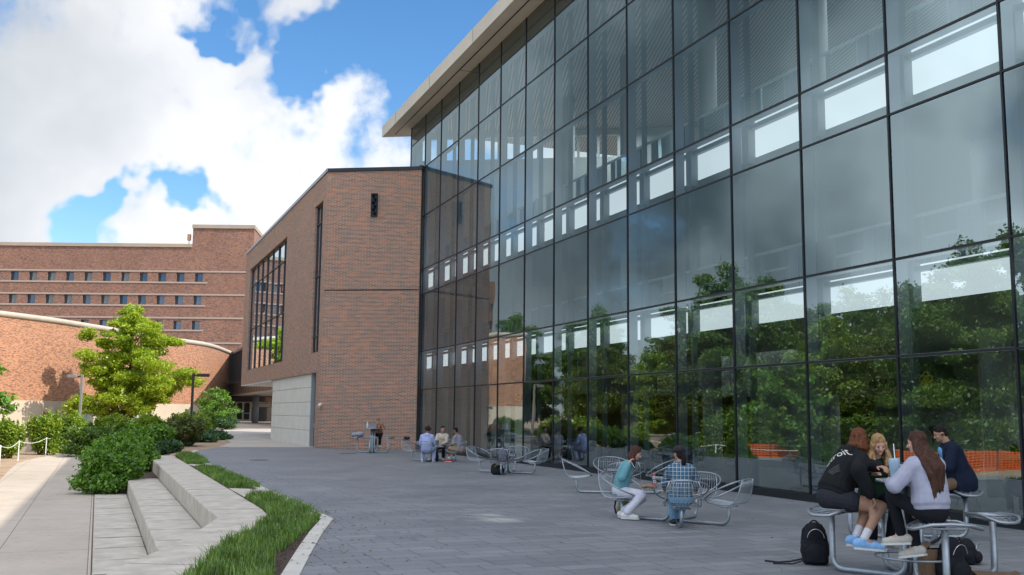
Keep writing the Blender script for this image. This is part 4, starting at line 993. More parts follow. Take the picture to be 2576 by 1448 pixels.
def bar_set(lab,c,angs,r=.86,top_r=.36,zt=1.06):
    o=empty('bar_table_set',lab,'table set',c,0,GRP)
    for a in angs:
        th=rad(a); MB().tube(leg_path(r,th,.66,zt),.037,10).build('leg',M_galv,o,smooth=True)
        f=MB(); out=[]; hw=.34; hd=.19
        def zz(y): return .715-.055*max(0,(abs(y)-.16)/.18)**1.2
        pts=[]
        for (x,y) in [(-.19,-.20),(-.19,0),(-.19,.20),(-.165,.26),(-.11,.335),(-.05,.355),(.05,.355),(.11,.335),(.165,.26),(.19,.20),(.19,0),(.19,-.20),(.165,-.26),(.11,-.335),(.05,-.355),(-.05,-.355),(-.11,-.335),(-.165,-.26)]: pts.append((x,y,zz(y)))
        L=(math.cos(th)*r,math.sin(th)*r,0)
        f.tube(pts,.018,8,closed=True).build('seat_frame',M_galv,o,loc=L,rot=(0,0,th),smooth=True)
        g=MB()
        for k in range(15):
            y=-.31+.62*k/14; w_=.19 if abs(y)<.22 else .19-.1*(abs(y)-.22)/.12; g.tube([(-w_,y,zz(y)),(w_,y,zz(y))],.0042,5)
        for x in (-.12,-.06,0,.06,.12): g.tube([(x,y,zz(y)-.006) for y in np.linspace(-.33,.33,12)],.0042,5)
        g.build('seat_grid',M_wire,o,loc=L,rot=(0,0,th),smooth=True)
        b=MB(); 
        for sx in (-.1,.1): b.tube([(sx,-.2,.70),(sx,-.16,.66),(sx,.16,.66),(sx,.2,.70)],.011,6)
        b.tube([(-.1,0,.66),(.1,0,.66)],.018,6); b.build('seat_bracket',M_galv,o,loc=L,rot=(0,0,th),smooth=True)
    MB().lathe((0,0,zt),[(top_r,0),(top_r+.012,.012),(top_r,.026),(.001,.026)],28).build('tabletop',M_galv,o)
    MB().tube([(.40*math.cos(a),.40*math.sin(a),.25) for a in np.linspace(0,2*math.pi,25)[:-1]],.013,6,closed=True).build('foot_ring',M_galv,o,smooth=True)
    return o
C1=Vector((-2.85,37.8,0)); low_set('low wire seat table where three students talk beside the brick corner',C1,[155,-33,-103,68])
C2=Vector((-.1,30.5,0)); low_set('empty low wire seat table with a bag under its front chair',C2,[150,-32,-100,75])
C3=Vector((2.75,17.05,0)); low_set('nearest low wire seat table, of the phone reader and the plaid shirt',C3,[145,-35,-92,57])
C4=Vector((2.5,23.1,0)); low_set('low wire seat table half hidden behind the phone reader',C4,[178,2,-88,95])
B1=Vector((-6.15,45,0)); bar_set('high round table with stools against the brick front',B1,[160,-22,-92,78],.78)
N1=Vector((4.47,11.3,0)); bar_set('nearest high table with stools, shared by three young women',N1,[140,3,-92,88],.92)
N2=Vector((5.92,15.2,0)); bar_set('high table with stools by the glass, used by the man in the navy jacket',N2,[-85,-8,95,185],.86)

# ================================================================ PEOPLE
dg=lambda: bpy.context.evaluated_depsgraph_get()
tex=bpy.data.textures.new('folds','CLOUDS'); tex.noise_scale=.16; tex.noise_depth=2
tex2=bpy.data.textures.new('locks','CLOUDS'); tex2.noise_scale=.03; tex2.noise_depth=2
def fuse(mb,name,vox,m,parent,smooth_it=3,fold=0.,tx=None):
    me=mb.mesh('tmp'); o=bpy.data.objects.new('tmp',me); COL.objects.link(o)
    r=o.modifiers.new('r','REMESH'); r.mode='VOXEL'; r.voxel_size=vox; r.adaptivity=0
    s_=o.modifiers.new('s','SMOOTH'); s_.iterations=smooth_it; s_.factor=.5
    if fold: d=o.modifiers.new('d','DISPLACE'); d.texture=tx or tex; d.strength=fold; d.mid_level=.5; d.texture_coords='GLOBAL'
    bpy.context.view_layer.update()
    nm=bpy.data.meshes.new_from_object(o.evaluated_get(dg())); nm.name=name; bpy.data.objects.remove(o)
    return link(name,nm,m,parent,smooth=True)
def ik(a,c,l1,l2,pole):
    a=Vector(a);c=Vector(c); d=c-a; L=d.length; mx=(l1+l2)*.999
    if L>mx: c=a+d*(mx/L); d=c-a; L=mx
    x=(l1*l1-l2*l2+L*L)/(2*L); h=math.sqrt(max(0,l1*l1-x*x)); u=d/L; p=Vector(pole); p=p-u*p.dot(u)
    if p.length<1e-6: p=u.orthogonal()
    return a+u*x+p.normalized()*h, c
SK={'light':(.56,.33,.25),'tan':(.40,.22,.145),'brown':(.22,.115,.07),'pale':(.60,.37,.29)}
def skinmat(k): return mat('skin_'+k,SK[k],.5,spec=.35,var=.06,vs=20)
def person(label,loc,face,hip,lean=0.,side=0.,twist=0.,head=(0,0,0),hands=None,feet=None,sc=1.,top=None,bottom=None,shoe=None,sock=None,hair=('short',(.03,.02,.015)),skin='light',vox=.01,female=False,poles=None,name='person',extra=None,hfold=None,spine=0.):
    o=empty(name,label,'person',loc,-rad(face))
    B=MB(); T=MB(); P_=MB(); SH_=MB(); SO=MB()
    V=Vector; fl=.93 if female else 1.
    pel=V((0,0,hip+.10*sc))
    Rl=Matrix.Rotation(-rad(lean),3,'X'); Rs=Matrix.Rotation(rad(side),3,'Y'); Rt=Matrix.Rotation(rad(twist),3,'Z'); RT=Rs@Rl@Rt
    Rl2=Matrix.Rotation(-rad(lean+spine),3,'X'); RU=Rs@Rl2@Rt
    X=RT@V((1,0,0));Y=RT@V((0,1,0));Z=RT@V((0,0,1)); XU=RU@V((1,0,0));YU=RU@V((0,1,0));ZU=RU@V((0,0,1))
    wst=pel+Z*.17*sc; ch=wst+ZU*.17*sc; nb=wst+ZU*.335*sc; 
    sw=(.185 if not female else .165)*sc
    sL=nb-XU*sw-ZU*.05*sc; sR=nb+XU*sw-ZU*.05*sc
    hy,hp,hr=head; RH=Matrix.Rotation(-rad(hy),3,'Z')@Matrix.Rotation(rad(hr),3,'Y')@Matrix.Rotation(rad(hp),3,'X')
    hx=RH@V((1,0,0));hf=RH@V((0,1,0));hu=RH@V((0,0,1))
    nk=nb+ZU*.045*sc; hc=nk+ZU*.03*sc+hu*.115*sc+hf*.035*sc
    # head
    k=sc*.98
    B.ell(hc+hu*.022*k-hf*.008*k,(hx*.074*k,hf*.094*k,hu*.092*k),18,12)
    B.ell(hc-hu*.045*k+hf*.028*k,(hx*.056*k,hf*.062*k,hu*.066*k),16,10)
    B.ell(hc-hu*.02*k+hf*.06*k,(hx*.046*k,hf*.034*k,hu*.05*k),14,9)
    B.cap2(hc+hf*.082*k+hu*.018*k,.008*k,hc+hf*.107*k-hu*.018*k,.0135*k,8)
    B.ell(hc+hf*.083*k-hu*.082*k,(hx*.02*k,hf*.016*k,hu*.016*k),10,6)
    for sgn in (-1,1):
        B.ell(hc+hx*sgn*.077*k-hf*.008*k-hu*.006*k,(hx*.010*k,hf*.018*k,hu*.031*k),10,7)
        B.ell(hc+hx*sgn*.040*k+hf*.062*k-hu*.02*k,(hx*.022*k,hf*.02*k,hu*.02*k),10,7)
    B.cap2(nb-ZU*.03*sc,.062*sc*fl,hc-hu*.05*k-hf*.02*k,.053*sc*fl,12)
    # torso
    def torso(M,g,top_=True,low=True):
        bx=.022 if g>.026 else 0
        rg=[(pel-Z*(.11*sc+g*.5),X*.08*sc,Y*.06*sc),(pel-Z*(.09*sc+g*.3),X*(.145*sc+g),Y*(.10*sc+g)),(pel,X*(.168*sc+g),Y*(.118*sc+g)),(pel.lerp(wst,.55),X*(.156*sc+g),Y*(.112*sc+g)),(wst,X*(.142*sc*fl+g+bx),Y*(.104*sc+g+bx*.5)),(ch,XU*(.162*sc*fl+g),YU*(.114*sc+g)),(ch+ZU*.08*sc,XU*(.165*sc*fl+g),YU*(.104*sc+g)),(ch+ZU*.135*sc,XU*(.12*sc+g),YU*(.078*sc+g)),(nb-ZU*.0*sc,XU*(.06*sc+g*.5),YU*(.055*sc+g*.5))]
        if M is T and top.get('crop'): rg=[(pel+Z*.0,X*.12,Y*.07),(pel+Z*.005,X*(.160*sc+g*.75),Y*(.112*sc+g*.75)),(pel+Z*.045,X*(.158*sc+g*.8),Y*(.112*sc+g*.8)),(pel+Z*.075,X*(.160*sc+g*1.15),Y*(.112*sc+g*1.15))]+rg[4:]
        vs=[];fs=[];q=18
        for c,a,b in rg:
            for j in range(q): an=2*math.pi*j/q; vs.append(tuple(c+a*math.cos(an)+b*math.sin(an)))
        for i in range(len(rg)-1):
            for j in range(q): fs.append((i*q+j,i*q+(j+1)%q,(i+1)*q+(j+1)%q,(i+1)*q+j))
        fs.append(tuple(range(q))[::-1]); fs.append(tuple(range((len(rg)-1)*q,len(rg)*q))); M.add(vs,fs)
        M.cap2(sL+XU*.03*sc,.062*sc+g*.8,sR-XU*.03*sc,.062*sc+g*.8,12)
        if female: 
            for sg in (-1,1): M.ell(ch+XU*sg*.07*sc+YU*.075*sc,(XU*.06*sc,YU*.055*sc,ZU*.06*sc),10,7)
    torso(B,-.008)
    # arms
    hands=hands or [(-.2,.3,hip+.2),(.2,.3,hip+.2)]; ar=top.get('arm',.03)
    poles=poles or [(-.6,-.5,-1),(.6,-.5,-1)]
    wr=[]
    for s_,(shd,hd,pl) in enumerate(((sL,hands[0],poles[0]),(sR,hands[1],poles[1]))):
        sg=-1 if s_==0 else 1
        el,wv=ik(shd,hd,.285*sc,.25*sc,pl); wr.append((el,wv))
        B.cap2(shd,.045*sc*fl,el,.036*sc*fl); B.cap2(el,.037*sc*fl,wv,.025*sc*fl)
        fd=(wv-el).normalized(); dn=V((0,0,-1)); dn=(dn-fd*dn.dot(fd)); dn=dn.normalized() if dn.length>.1 else V((0,1,0)); sd_=fd.cross(dn)
        if hfold and hfold[s_]: fd=(fd+dn*hfold[s_]).normalized(); dn=(V((0,0,-1))-fd*V((0,0,-1)).dot(fd)); dn=dn.normalized() if dn.length>.1 else V((0,1,0)); sd_=fd.cross(dn)
        pc=wv+fd*.052*sc; B.ell(pc,(fd*.050*sc,sd_*.040*sc,dn*.016*sc),12,8)
        for i,(of,ln) in enumerate(((-.030,.060),(-.010,.074),(.010,.070),(.029,.055))):
            a=wv+fd*.088*sc+sd_*of*sc; b=a+(fd*.8+dn*.45)*ln*.55*sc; c=b+(fd*.35+dn*.9)*ln*.5*sc
            B.cap2(a,.0095*sc,b,.0088*sc,7); B.cap2(b,.0088*sc,c,.0075*sc,7)
        ts=sg*(-1 if sd_.dot(V((1,0,0)))>0 else 1)
        ta=wv+fd*.03*sc+sd_*ts*.034*sc; tb=ta+(fd*.6+sd_*ts*.55+dn*.3)*.045*sc; B.cap2(ta,.012*sc,tb,.010*sc,7); B.cap2(tb,.010*sc,tb+(fd*.8+dn*.4)*.03*sc,.0085*sc,7)
        if top['sleeve']=='long':
            T.cap2(shd,.060*sc+ar*.3,el,.045*sc+ar*.5); T.cap2(el,.045*sc+ar*.5,wv-fd*.0,.034*sc+ar*.35)
        else: T.cap2(shd,.060*sc+ar*.3,shd.lerp(el,.72),.056*sc+ar*.5)
    gt=top.get('g',.018); torso(T,gt)
    if top.get('long'): T.cap2(pel+Z*.02,.17*sc+gt,pel-Z*top['long'],.18*sc+gt)
    if top.get('hood'): T.ell(nb-YU*.105*sc-ZU*.03*sc,(XU*.115*sc,YU*.055*sc,ZU*.085*sc)); T.tube([nb+XU*.08*sc*math.cos(a)+YU*.07*sc*math.sin(a)+ZU*(.03-.02*math.sin(a))*sc for a in np.linspace(0,2*math.pi,15)[:-1]],.026*sc,8,closed=True)
    elif top.get('collar'): T.tube([nb+XU*.07*sc*math.cos(a)+YU*.07*sc*math.sin(a)+ZU*.035*sc for a in np.linspace(0,2*math.pi,15)[:-1]],.018*sc,8,closed=True)
    # legs
    feet=feet or [(-.12,.45,.08),(.12,.45,.08)]
    kn=[]; lg=bottom.get('leg',1.)
    for s_,ft in enumerate(feet):
        sg=-1 if s_==0 else 1; hp_=pel+X*sg*.088*sc-Z*.03*sc; kp=ft[3] if len(ft)>3 else (sg*.15,1,.9)
        kk,an=ik(hp_,V(ft[:3]),.43*sc,.41*sc,kp); kn.append(kk)
        B.cap2(hp_,.083*sc*lg,kk,.053*sc*lg,14); B.cap2(kk,.052*sc*lg,an,.034*sc,12); B.ell(kk.lerp(an,.28)-(kn[-1]-hp_).normalized()*.018,(V((.045,0,0))*sc*lg,V((0,.045,0))*sc*lg,V((0,0,.10))*sc))
        fdv=V(ft[4]) if len(ft)>4 else V((sg*.12,1,-.05)); fdv.normalize(); up=V((0,0,1)); up=(up-fdv*up.dot(fdv)).normalized(); sx=fdv.cross(up)
        B.cap2(an,.03*sc,an+fdv*.12*sc-up*.05*sc,.03*sc)
        for q,(rr,zz_,ww) in ((-.045,(.046,-.040,.037)),(.03,(.048,-.046,.038)),(.10,(.042,-.055,.043)),(.155,(.034,-.060,.041))):
            SH_.ell(an+fdv*q*sc+up*zz_*sc,(fdv*.062*sc,sx*ww*sc,up*(rr+.006)*sc),12,8)
        SH_.cap2(an-up*.0,.040*sc,an-up*.05*sc,.042*sc)
        SO.add(*_sole(an,fdv,up,sx,sc))
        bt=bottom['type']; bg=bottom.get('g',.014)
        if bt=='long': P_.cap2(hp_,.088*sc+bg,kk,.060*sc+bg,14); P_.cap2(kk,.060*sc+bg,an+(kk-an).normalized()*.03*sc,.044*sc+bg*1.4,14)
        elif bt=='shorts': P_.cap2(hp_,.092*sc+bg,hp_.lerp(kk,bottom.get('len',.6)),.083*sc*lg+bg,14)
        if sock: 
            s2=MB(); 
    gp=bottom.get('g',.014); P_.ell(pel-Z*.01,(X*(.180*sc+gp),Y*(.130*sc+gp),Z*(.155*sc)),18,12)
    fuse(B,'body',vox,skinmat(skin),o,2)
    fuse(T,top.get('name','sweater'),vox*1.1,top['m'],o,9,top.get('fold',.014)*.75)
    fuse(P_,bottom.get('name','trousers'),vox*1.1,bottom['m'],o,2,.008)
    sm=shoe or mat('white_shoe',(.62,.62,.60),.6)
    fuse(SH_,'shoes',vox*.8,sm,o,1); SO.build('soles',mat('shoe_sole',(.6,.6,.57),.7),o)
    if sock:
        s2=MB()
        for (ft,kk) in zip(feet,kn):
            an=V(ft[:3]); s2.cap2(an,.040*sc,an+(kk-an).normalized()*sock[1],.043*sc)
        fuse(s2,'socks',vox*.9,mat('sock_'+str(round(sock[0][0],2)),sock[0],.9),o,1)
    # face
    ey=MB(); br=MB()
    for sg in (-1,1):
        e=hc+hx*sg*.030*k+hf*.0865*k+hu*.012*k; ey.ell(e,(hx*.0125*k,hf*.007*k,hu*.0060*k),8,6); br.cap2(e+hu*.021*k-hx*.013*k+hf*.002,.0035*k,e+hu*.021*k+hx*.013*k+hf*.002,.0035*k,6)
    ey.build('eyes',mat('eye_dark',(.02,.015,.012),.3),o,smooth=True); hm=mat('hair_%02d%02d%02d'%tuple(int(c*99) for c in hair[1]),hair[1],.62,var=.45,vs=45,bump=.8,bs=110,stretch=(1,1,.10),spec=.18); br.build('eyebrows',hm,o)
    MB().ell(hc+hf*.0905*k-hu*.048*k,(hx*.024*k,hf*.007*k,hu*.0075*k),10,6).build('lips',mat('lips',(.42,.14,.12),.5) if skin!='brown' else mat('lips_dark',(.20,.08,.06),.5),o,smooth=True)
    # hair
    H_=MB(); st=hair[0]; hv=max(vox*.9,.008)
    if st=='short':
        H_.ell(hc+hu*.050*k-hf*.024*k,(hx*.082*k,hf*.099*k,hu*.082*k)); H_.ell(hc-hu*.005*k-hf*.055*k,(hx*.070*k,hf*.055*k,hu*.075*k)); H_.cap2(hc+hu*.112*k+hf*.035*k-hx*.03*k,.022*k,hc+hu*.108*k+hf*.03*k+hx*.035*k,.022*k)
    elif st=='curly':
        H_.ell(hc+hu*.055*k-hf*.025*k,(hx*.115*k,hf*.118*k,hu*.105*k))
        for i in range(46):
            a=random.uniform(0,6.28); e=random.uniform(-.3,1.4); d_=hx*math.cos(a)*math.cos(e)+hf*math.sin(a)*math.cos(e)+hu*math.sin(e)
            if d_.dot(hf)>.72 and e<.7: continue
            H_.ell(hc+hu*.05*k-hf*.025*k+d_*.108*k,[v*.026*k for v in (hx,hf,hu)],8,6)
    else:
        H_.ell(hc+hu*.042*k-hf*.022*k,(hx*.085*k,hf*.100*k,hu*.090*k)); H_.ell(hc-hu*.02*k-hf*.055*k,(hx*.074*k,hf*.055*k,hu*.085*k))
        H_.cap2(hc+hu*.115*k+hf*.03*k,.018*k,hc-hf*.05*k+hu*.10*k,.03*k)
        ln=hair[2] if len(hair)>2 else .35
        if st in('long','longfront'):
            nS=17
            for i in range(nS):
                t=-1+2*i/(nS-1); a=t*rad(118 if st=='longfront' else 95); d_=-hf*math.cos(a)+hx*math.sin(a)
                p0=hc+d_*.078*k+hu*.03*k; p1=hc+d_*.090*k-hu*.06*k; out=d_*.02
                dn=V((0,0,-1)); lnn=ln*random.uniform(.8,1.08)
                fw=V((0,0,0))-(Y*hair[3] if len(hair)>3 else V((0,0,0)))
                if st=='longfront' and abs(t)>.55: fw=hf*.05*(abs(t)-.4)*2
                wv=hx*(.022*(1 if i%2 else -1)) if st=='longfront' else hx*0
                p2=p1+dn*lnn*.5+out+fw+wv+hx*random.uniform(-.012,.012); p3=p1+dn*lnn-d_*.01+fw*1.2+hx*random.uniform(-.02,.02)
                H_.tube([p0,p1,p1.lerp(p2,.5)+d_*.012,p2,p2.lerp(p3,.5)-d_*.012,p3],[.020*k,.024*k,.025*k,.024*k,.019*k,.007*k],8)
        elif st=='pony':
            p0=hc-hf*.10*k+hu*.03*k; H_.ell(p0-hf*.012*k,[v*.034*k for v in (hx,hf,hu)])
            H_.tube([p0,p0-hf*.045-V((0,0,.05)),p0-hf*.05-V((0,0,ln*.45)),p0-hf*.03-V((0,0,ln*.75)),p0-hf*.02-V((0,0,ln))],[.022*k,.032*k,.040*k,.030*k,.008*k],10)
        elif st=='bunlow':
            H_.ell(hc-hf*.105*k-hu*.01*k,[v*.040*k for v in (hx,hf,hu)]); H_.ell(hc-hf*.05*k+hu*.03*k,(hx*.088*k,hf*.07*k,hu*.095*k))
        elif st=='bun':
            H_.ell(hc+hu*.135*k-hf*.03*k,[v*.045*k for v in (hx,hf,hu)])
    fuse(H_,'hair',hv,hm,o,1,.008 if st!='short' else .005,tex2)
    if extra: extra(o,dict(hc=hc,hx=hx,hf=hf,hu=hu,wr=wr,nb=nb,ch=ch,X=XU,Y=YU,Z=ZU,pel=pel,wst=wst))
    return o
def _sole(an,f,u,s,sc):
    out=[(-.09,-.032),(-.09,.032),(-.03,.037),(.06,.036),(.13,.046),(.19,.040),(.222,.015),(.222,-.015),(.19,-.040),(.13,-.046),(.06,-.036),(-.03,-.037)]
    n=len(out); vs=[an+f*a*sc+s*b*sc-u*.10*sc for a,b in out]+[an+f*a*sc+s*b*sc-u*.078*sc for a,b in out]
    return [tuple(v) for v in vs],[tuple(range(n)),tuple(range(n,2*n))[::-1]]+[(i,i+n,(i+1)%n+n,(i+1)%n) for i in range(n)]
def L2(o_loc,face,p):      # world point -> person's frame
    d=Vector(p)-Vector(o_loc); a=rad(face); return Vector((d.x*math.cos(a)-d.y*math.sin(a),d.x*math.sin(a)+d.y*math.cos(a),d.z))
cl=lambda n,c,**k: mat(n,c,.9,var=k.get('var',.08),vs=k.get('vs',9),bump=.25,bs=k.get('bs',120),spec=.2)
seat=lambda C,a,r: Vector((C.x+r*math.cos(rad(a)),C.y+r*math.sin(rad(a)),0))
# --- near table, three women
def back_print(o,J):
    hd=[c for c in o.children if c.name.startswith('hoodie')][0]; me=hd.data
    bv=BVHTree.FromPolygons([v.co for v in me.vertices],[p.vertices[:] for p in me.polygons])
    def proj(tm,cen,ang,arc=0.):
        vs=[];ok=[];ca,sa=math.cos(ang),math.sin(ang)
        for v in tm.vertices:
            x,y=v.co.x,v.co.y
            if arc: th=x/arc; x,y=(arc-y)*math.sin(th)*1.0,y+ (-(arc-y)*(1-math.cos(th)) if 0 else -(arc)*(1-math.cos(th)))
            x,y=x*ca-y*sa,x*sa+y*ca
            src=cen+J['X']*(-1)*0+J['X']*x*1.0*1+J['Z']*y-J['Y']*.6
            h=bv.ray_cast(src,J['Y'],.75); ok.append(h[0] is not None and h[1].dot(J['Y'])<-.25); vs.append((h[0]-J['Y']*.004 if h[0] else src)[:])
        nm=bpy.data.meshes.new('back_print'); nm.from_pydata(vs,[],[p.vertices[:] for p in tm.polygons if all(ok[i] for i in p.vertices)]); return nm
    def sub(tm):
        bm=bmesh.new(); bm.from_mesh(tm); bmesh.ops.remove_doubles(bm,verts=bm.verts,dist=.0002); bmesh.ops.triangulate(bm,faces=bm.faces); bmesh.ops.subdivide_edges(bm,edges=[e for e in bm.edges if e.calc_length()>.02],cuts=1); bm.to_mesh(tm); bm.free(); return tm
    t=sub(text_mesh('Detroit',.155,0.)); 
    for v in t.vertices: v.co.x+=v.co.y*.15
    cen=J['ch']+J['Z']*.045
    link('back_print',proj(t,cen-J['X']*.035-J['Z']*.07,rad(48),.60),mat('cream_print',(.60,.58,.53),.8),hd)
    for i in range(4):
        t=sub(text_mesh('- '*(9-i),.03,0.)); link('small_print',proj(t,cen+J['X']*(.05+.02*i)-J['Z']*(.17+.015*i),rad(48),0),MC['cream_print'],hd)
w1=seat(N1,140,.92); w1=Vector((3.78,11.88,0))
f1=70
person('young woman in black printed hoodie and shorts leaning over the near high table',w1,f1,.745,lean=30,spine=6,head=(-22,-16,0),
  hands=[tuple(L2(w1,f1,at(2236,1180,11.45))),tuple(L2(w1,f1,at(2190,1243,11.5)))],
  feet=[tuple(L2(w1,f1,at(2153,1350,11.65)))+((.1,1,.6),(.5,.9,-.05)),tuple(L2(w1,f1,at(2172,1358,11.45)))+((.3,1,.6),(.55,.85,-.05))],
  top=dict(crop=True,m=cl('black_fleece',(.010,.011,.013)),sleeve='long',hood=True,name='hoodie',g=.055,arm=.085,fold=.02),bottom=dict(m=cl('charcoal_shorts',(.025,.027,.035)),type='shorts',name='shorts',len=.36,g=.012,leg=1.22),
  shoe=mat('light_blue_shoe',(.22,.42,.70),.6),sock=((.62,.60,.63),.13),hair=('long',(.125,.045,.020),.10),skin='tan',vox=.008,female=True,sc=1.12,extra=back_print,poles=[(-.9,-.2,-.7),(.6,-.6,-.4)])
w2=Vector((4.38,12.22,0)); f2=183
person('blonde young woman in dark green top looking down behind the near high table',w2,f2,.735,lean=14,spine=10,head=(0,-30,4),
  hands=[(-.16,.42,1.10),(.14,.42,1.10)],feet=[(-.08,.30,.36),(.12,.34,.36)],top=dict(m=cl('dark_green_knit',(.018,.045,.025)),sleeve='long',g=.02,arm=.03),bottom=dict(m=cl('black_leggings',(.010,.011,.015)),type='long',g=.006),
  shoe=mat('grey_shoe',(.38,.34,.33),.6),hair=('longfront',(.36,.22,.10),.27),skin='light',vox=.008,female=True)
w3=Vector((4.34,10.44,0)); f3=-22
person('young woman in pale grey hooded sweatshirt with long brown hair, back to the camera',w3,f3,.735,lean=5,spine=5,side=0,head=(-28,-14,0),
  hands=[(-.20,.36,1.09),(.10,.42,1.10)],feet=[tuple(L2(w3,f3,at(2268,1346,10.75)))+((-.2,1,.6),(-.5,.8,-.1)),tuple(L2(w3,f3,at(2304,1376,10.7)))+((.2,1,.6),(-.3,.9,-.2))],
  top=dict(crop=True,m=cl('pale_lilac_fleece',(.33,.335,.42)),sleeve='long',hood=True,name='sweatshirt',g=.050,arm=.075,fold=.02),bottom=dict(m=cl('black_leggings',(.010,.011,.015)),type='long',g=.008),
  shoe=mat('cream_shoe',(.48,.44,.38),.6),sock=((.62,.60,.63),.07),hair=('long',(.060,.027,.018),.50,.18),skin='light',vox=.008,female=True,poles=[(-1,-.3,-.8),(1,-.3,-.8)])
w4=Vector((6.70,15.05,0)); f4=-84
person('man in navy jacket over blue shirt with earphones looking down at his laptop',w4,f4,.80,lean=14,spine=6,head=(-4,-26,0),
  hands=[(-.10,.42,1.13),(.14,.38,1.12)],feet=[(-.10,.30,.34),(.12,.34,.34)],top=dict(m=cl('navy_wool',(.010,.016,.035)),sleeve='long',collar=True,name='jacket',g=.055,arm=.08,long=.08),bottom=dict(m=cl('tan_chinos',(.17,.11,.07)),type='long'),
  shoe=mat('brown_shoe',(.09,.05,.03),.5),hair=('short',(.015,.011,.010)),skin='tan',vox=.009,
  extra=lambda o,J:(MB().ell(J['ch']+J['Y']*.135+J['Z']*.05,(J['X']*.075,J['Y']*.04,J['Z']*.13)).build('shirt_front',mat('blue_shirt',(.12,.30,.52),.8),o,smooth=True),
    MB().ell(J['hc']+J['hx']*-.088-J['hu']*.005,[v*.017 for v in (J['hx'],J['hf'],J['hu'])]).build('earphone',M_black,o,smooth=True)))
# --- table of the phone reader
w5=seat(C3,145,.98)+Vector((.0,.0,0)); f5=96
person('young woman in teal sweater and white jeans sitting sideways looking at her phone',w5+Vector((-.03,0,0)),f5,.385,lean=10,spine=12,head=(4,-28,0),
  hands=[tuple(L2(w5,f5,at(1578,1172,17.55))),tuple(L2(w5,f5,at(1585,1170,17.3)))],feet=[tuple(L2(w5,f5,at(1572,1288,17.55)))+((0,1,1),(.0,1,-.05)),tuple(L2(w5,f5,at(1580,1291,17.3)))+((0,1,1),(.05,1,-.02))],
  top=dict(m=cl('teal_knit',(.13,.30,.34),bs=70),sleeve='long',g=.028,arm=.05,fold=.02),bottom=dict(m=cl('white_denim',(.55,.55,.62)),type='long',name='jeans',g=.02),hair=('long',(.065,.028,.02),.22),skin='light',vox=.009,female=True)
# plaid
def plaid_mat():
    m=bpy.data.materials.new('blue_plaid'); m.use_nodes=True; t=NT(m.node_tree); b=t.n['Principled BSDF']; b.inputs['Roughness'].default_value=.9
    s=t.add('ShaderNodeSeparateXYZ',{0:t.add('ShaderNodeTexCoord').outputs['Object']}); c=(.018,.04,.075)
    def st(v,per,wd,ph=0): return t.math('LESS_THAN',t.math('FRACT',t.math('ADD',t.math('DIVIDE',v,per),ph)),wd)
    c=t.mix(t.math('MULTIPLY',st(s.outputs[0],.06,.45),.5),c,(.06,.15,.24)); c=t.mix(t.math('MULTIPLY',st(s.outputs[2],.06,.45),.5),c,(.06,.15,.24))
    c=t.mix(t.math('MULTIPLY',st(s.outputs[0],.06,.13,.2),.6),c,(.6,.66,.68)); c=t.mix(t.math('MULTIPLY',st(s.outputs[2],.06,.13,.2),.6),c,(.6,.66,.68)); t.l.new(c,b.inputs['Base Color']); return m
w6=seat(C3,-92,.98); f6=8
person('person in blue plaid shirt with black cap and ponytail seen from behind',w6,f6,.385,lean=4,spine=8,head=(-30,-8,0),hands=[(-.25,.42,.60),(.25,.42,.60)],feet=[(-.12,.50,.10),(-.02,.55,.10)],
  top=dict(m=plaid_mat(),sleeve='long',name='shirt',g=.025,arm=.03,collar=True),bottom=dict(m=cl('light_denim',(.16,.29,.42)),type='long',name='jeans'),shoe=mat('black_shoe',(.012,.012,.012),.5),hair=('pony',(.012,.008,.010),.36),skin='tan',vox=.009,female=True,
  extra=lambda o,J:(MB().ell(J['hc']+J['hu']*.055-J['hf']*.01,(J['hx']*.092,J['hf']*.108,J['hu']*.082)).build('cap',mat('black_cap',(.012,.009,.012),.8),o,smooth=True),MB().ell(J['hc']+J['hu']*.045+J['hf']*.12,(J['hx']*.07,J['hf']*.07,J['hu']*.012)).build('cap_brim',MC['black_cap'],o,smooth=True)))
# --- three students by the corner
w7=seat(C1,-103,.98); person('student in pale blue hooded tracksuit with curly hair, back to the camera',w7,6,.385,lean=6,spine=8,head=(15,-12,0),hands=[(-.2,.4,.6),(.2,.4,.6)],feet=[(-.20,.30,.10),(.22,.24,.10)],
  top=dict(m=cl('pale_blue_fleece',(.36,.42,.66)),sleeve='long',hood=True,name='hoodie',g=.035,arm=.05),bottom=dict(m=cl('pale_blue_track',(.38,.44,.66)),type='long',g=.022),hair=('curly',(.035,.020,.015)),skin='brown',vox=.013,
  extra=lambda o,J:None)
w8=seat(C1,68,.98)+Vector((-.12,0,0)); person('student in cream shirt with red script facing the camera with head turned right',w8,192,.385,lean=6,spine=4,head=(-38,-4,0),hands=[(-.1,.42,.62),(.16,.40,.60)],feet=[(-.15,.42,.10),(.15,.42,.10)],
  top=dict(m=cl('cream_tee',(.50,.44,.36)),sleeve='long',name='shirt',g=.03,arm=.04),bottom=dict(m=cl('black_trousers',(.012,.012,.016)),type='long'),hair=('curly',(.012,.009,.008)) if 0 else ('short',(.012,.009,.008)),skin='tan',vox=.012,
  extra=lambda o,J:link('chest_print',text_mesh('Cavs',.13,.002),mat('red_print',(.55,.04,.03),.7),o,J['ch']+J['Y']*.150-J['Z']*.03,(rad(86),0,math.pi)))
w9=seat(C1,-33,.98)+Vector((.20,-.05,0)); 
def shirtpat():
    return mat('patterned_shirt',(.42,.38,.37),.9,col2=(.07,.07,.13),vs=26)
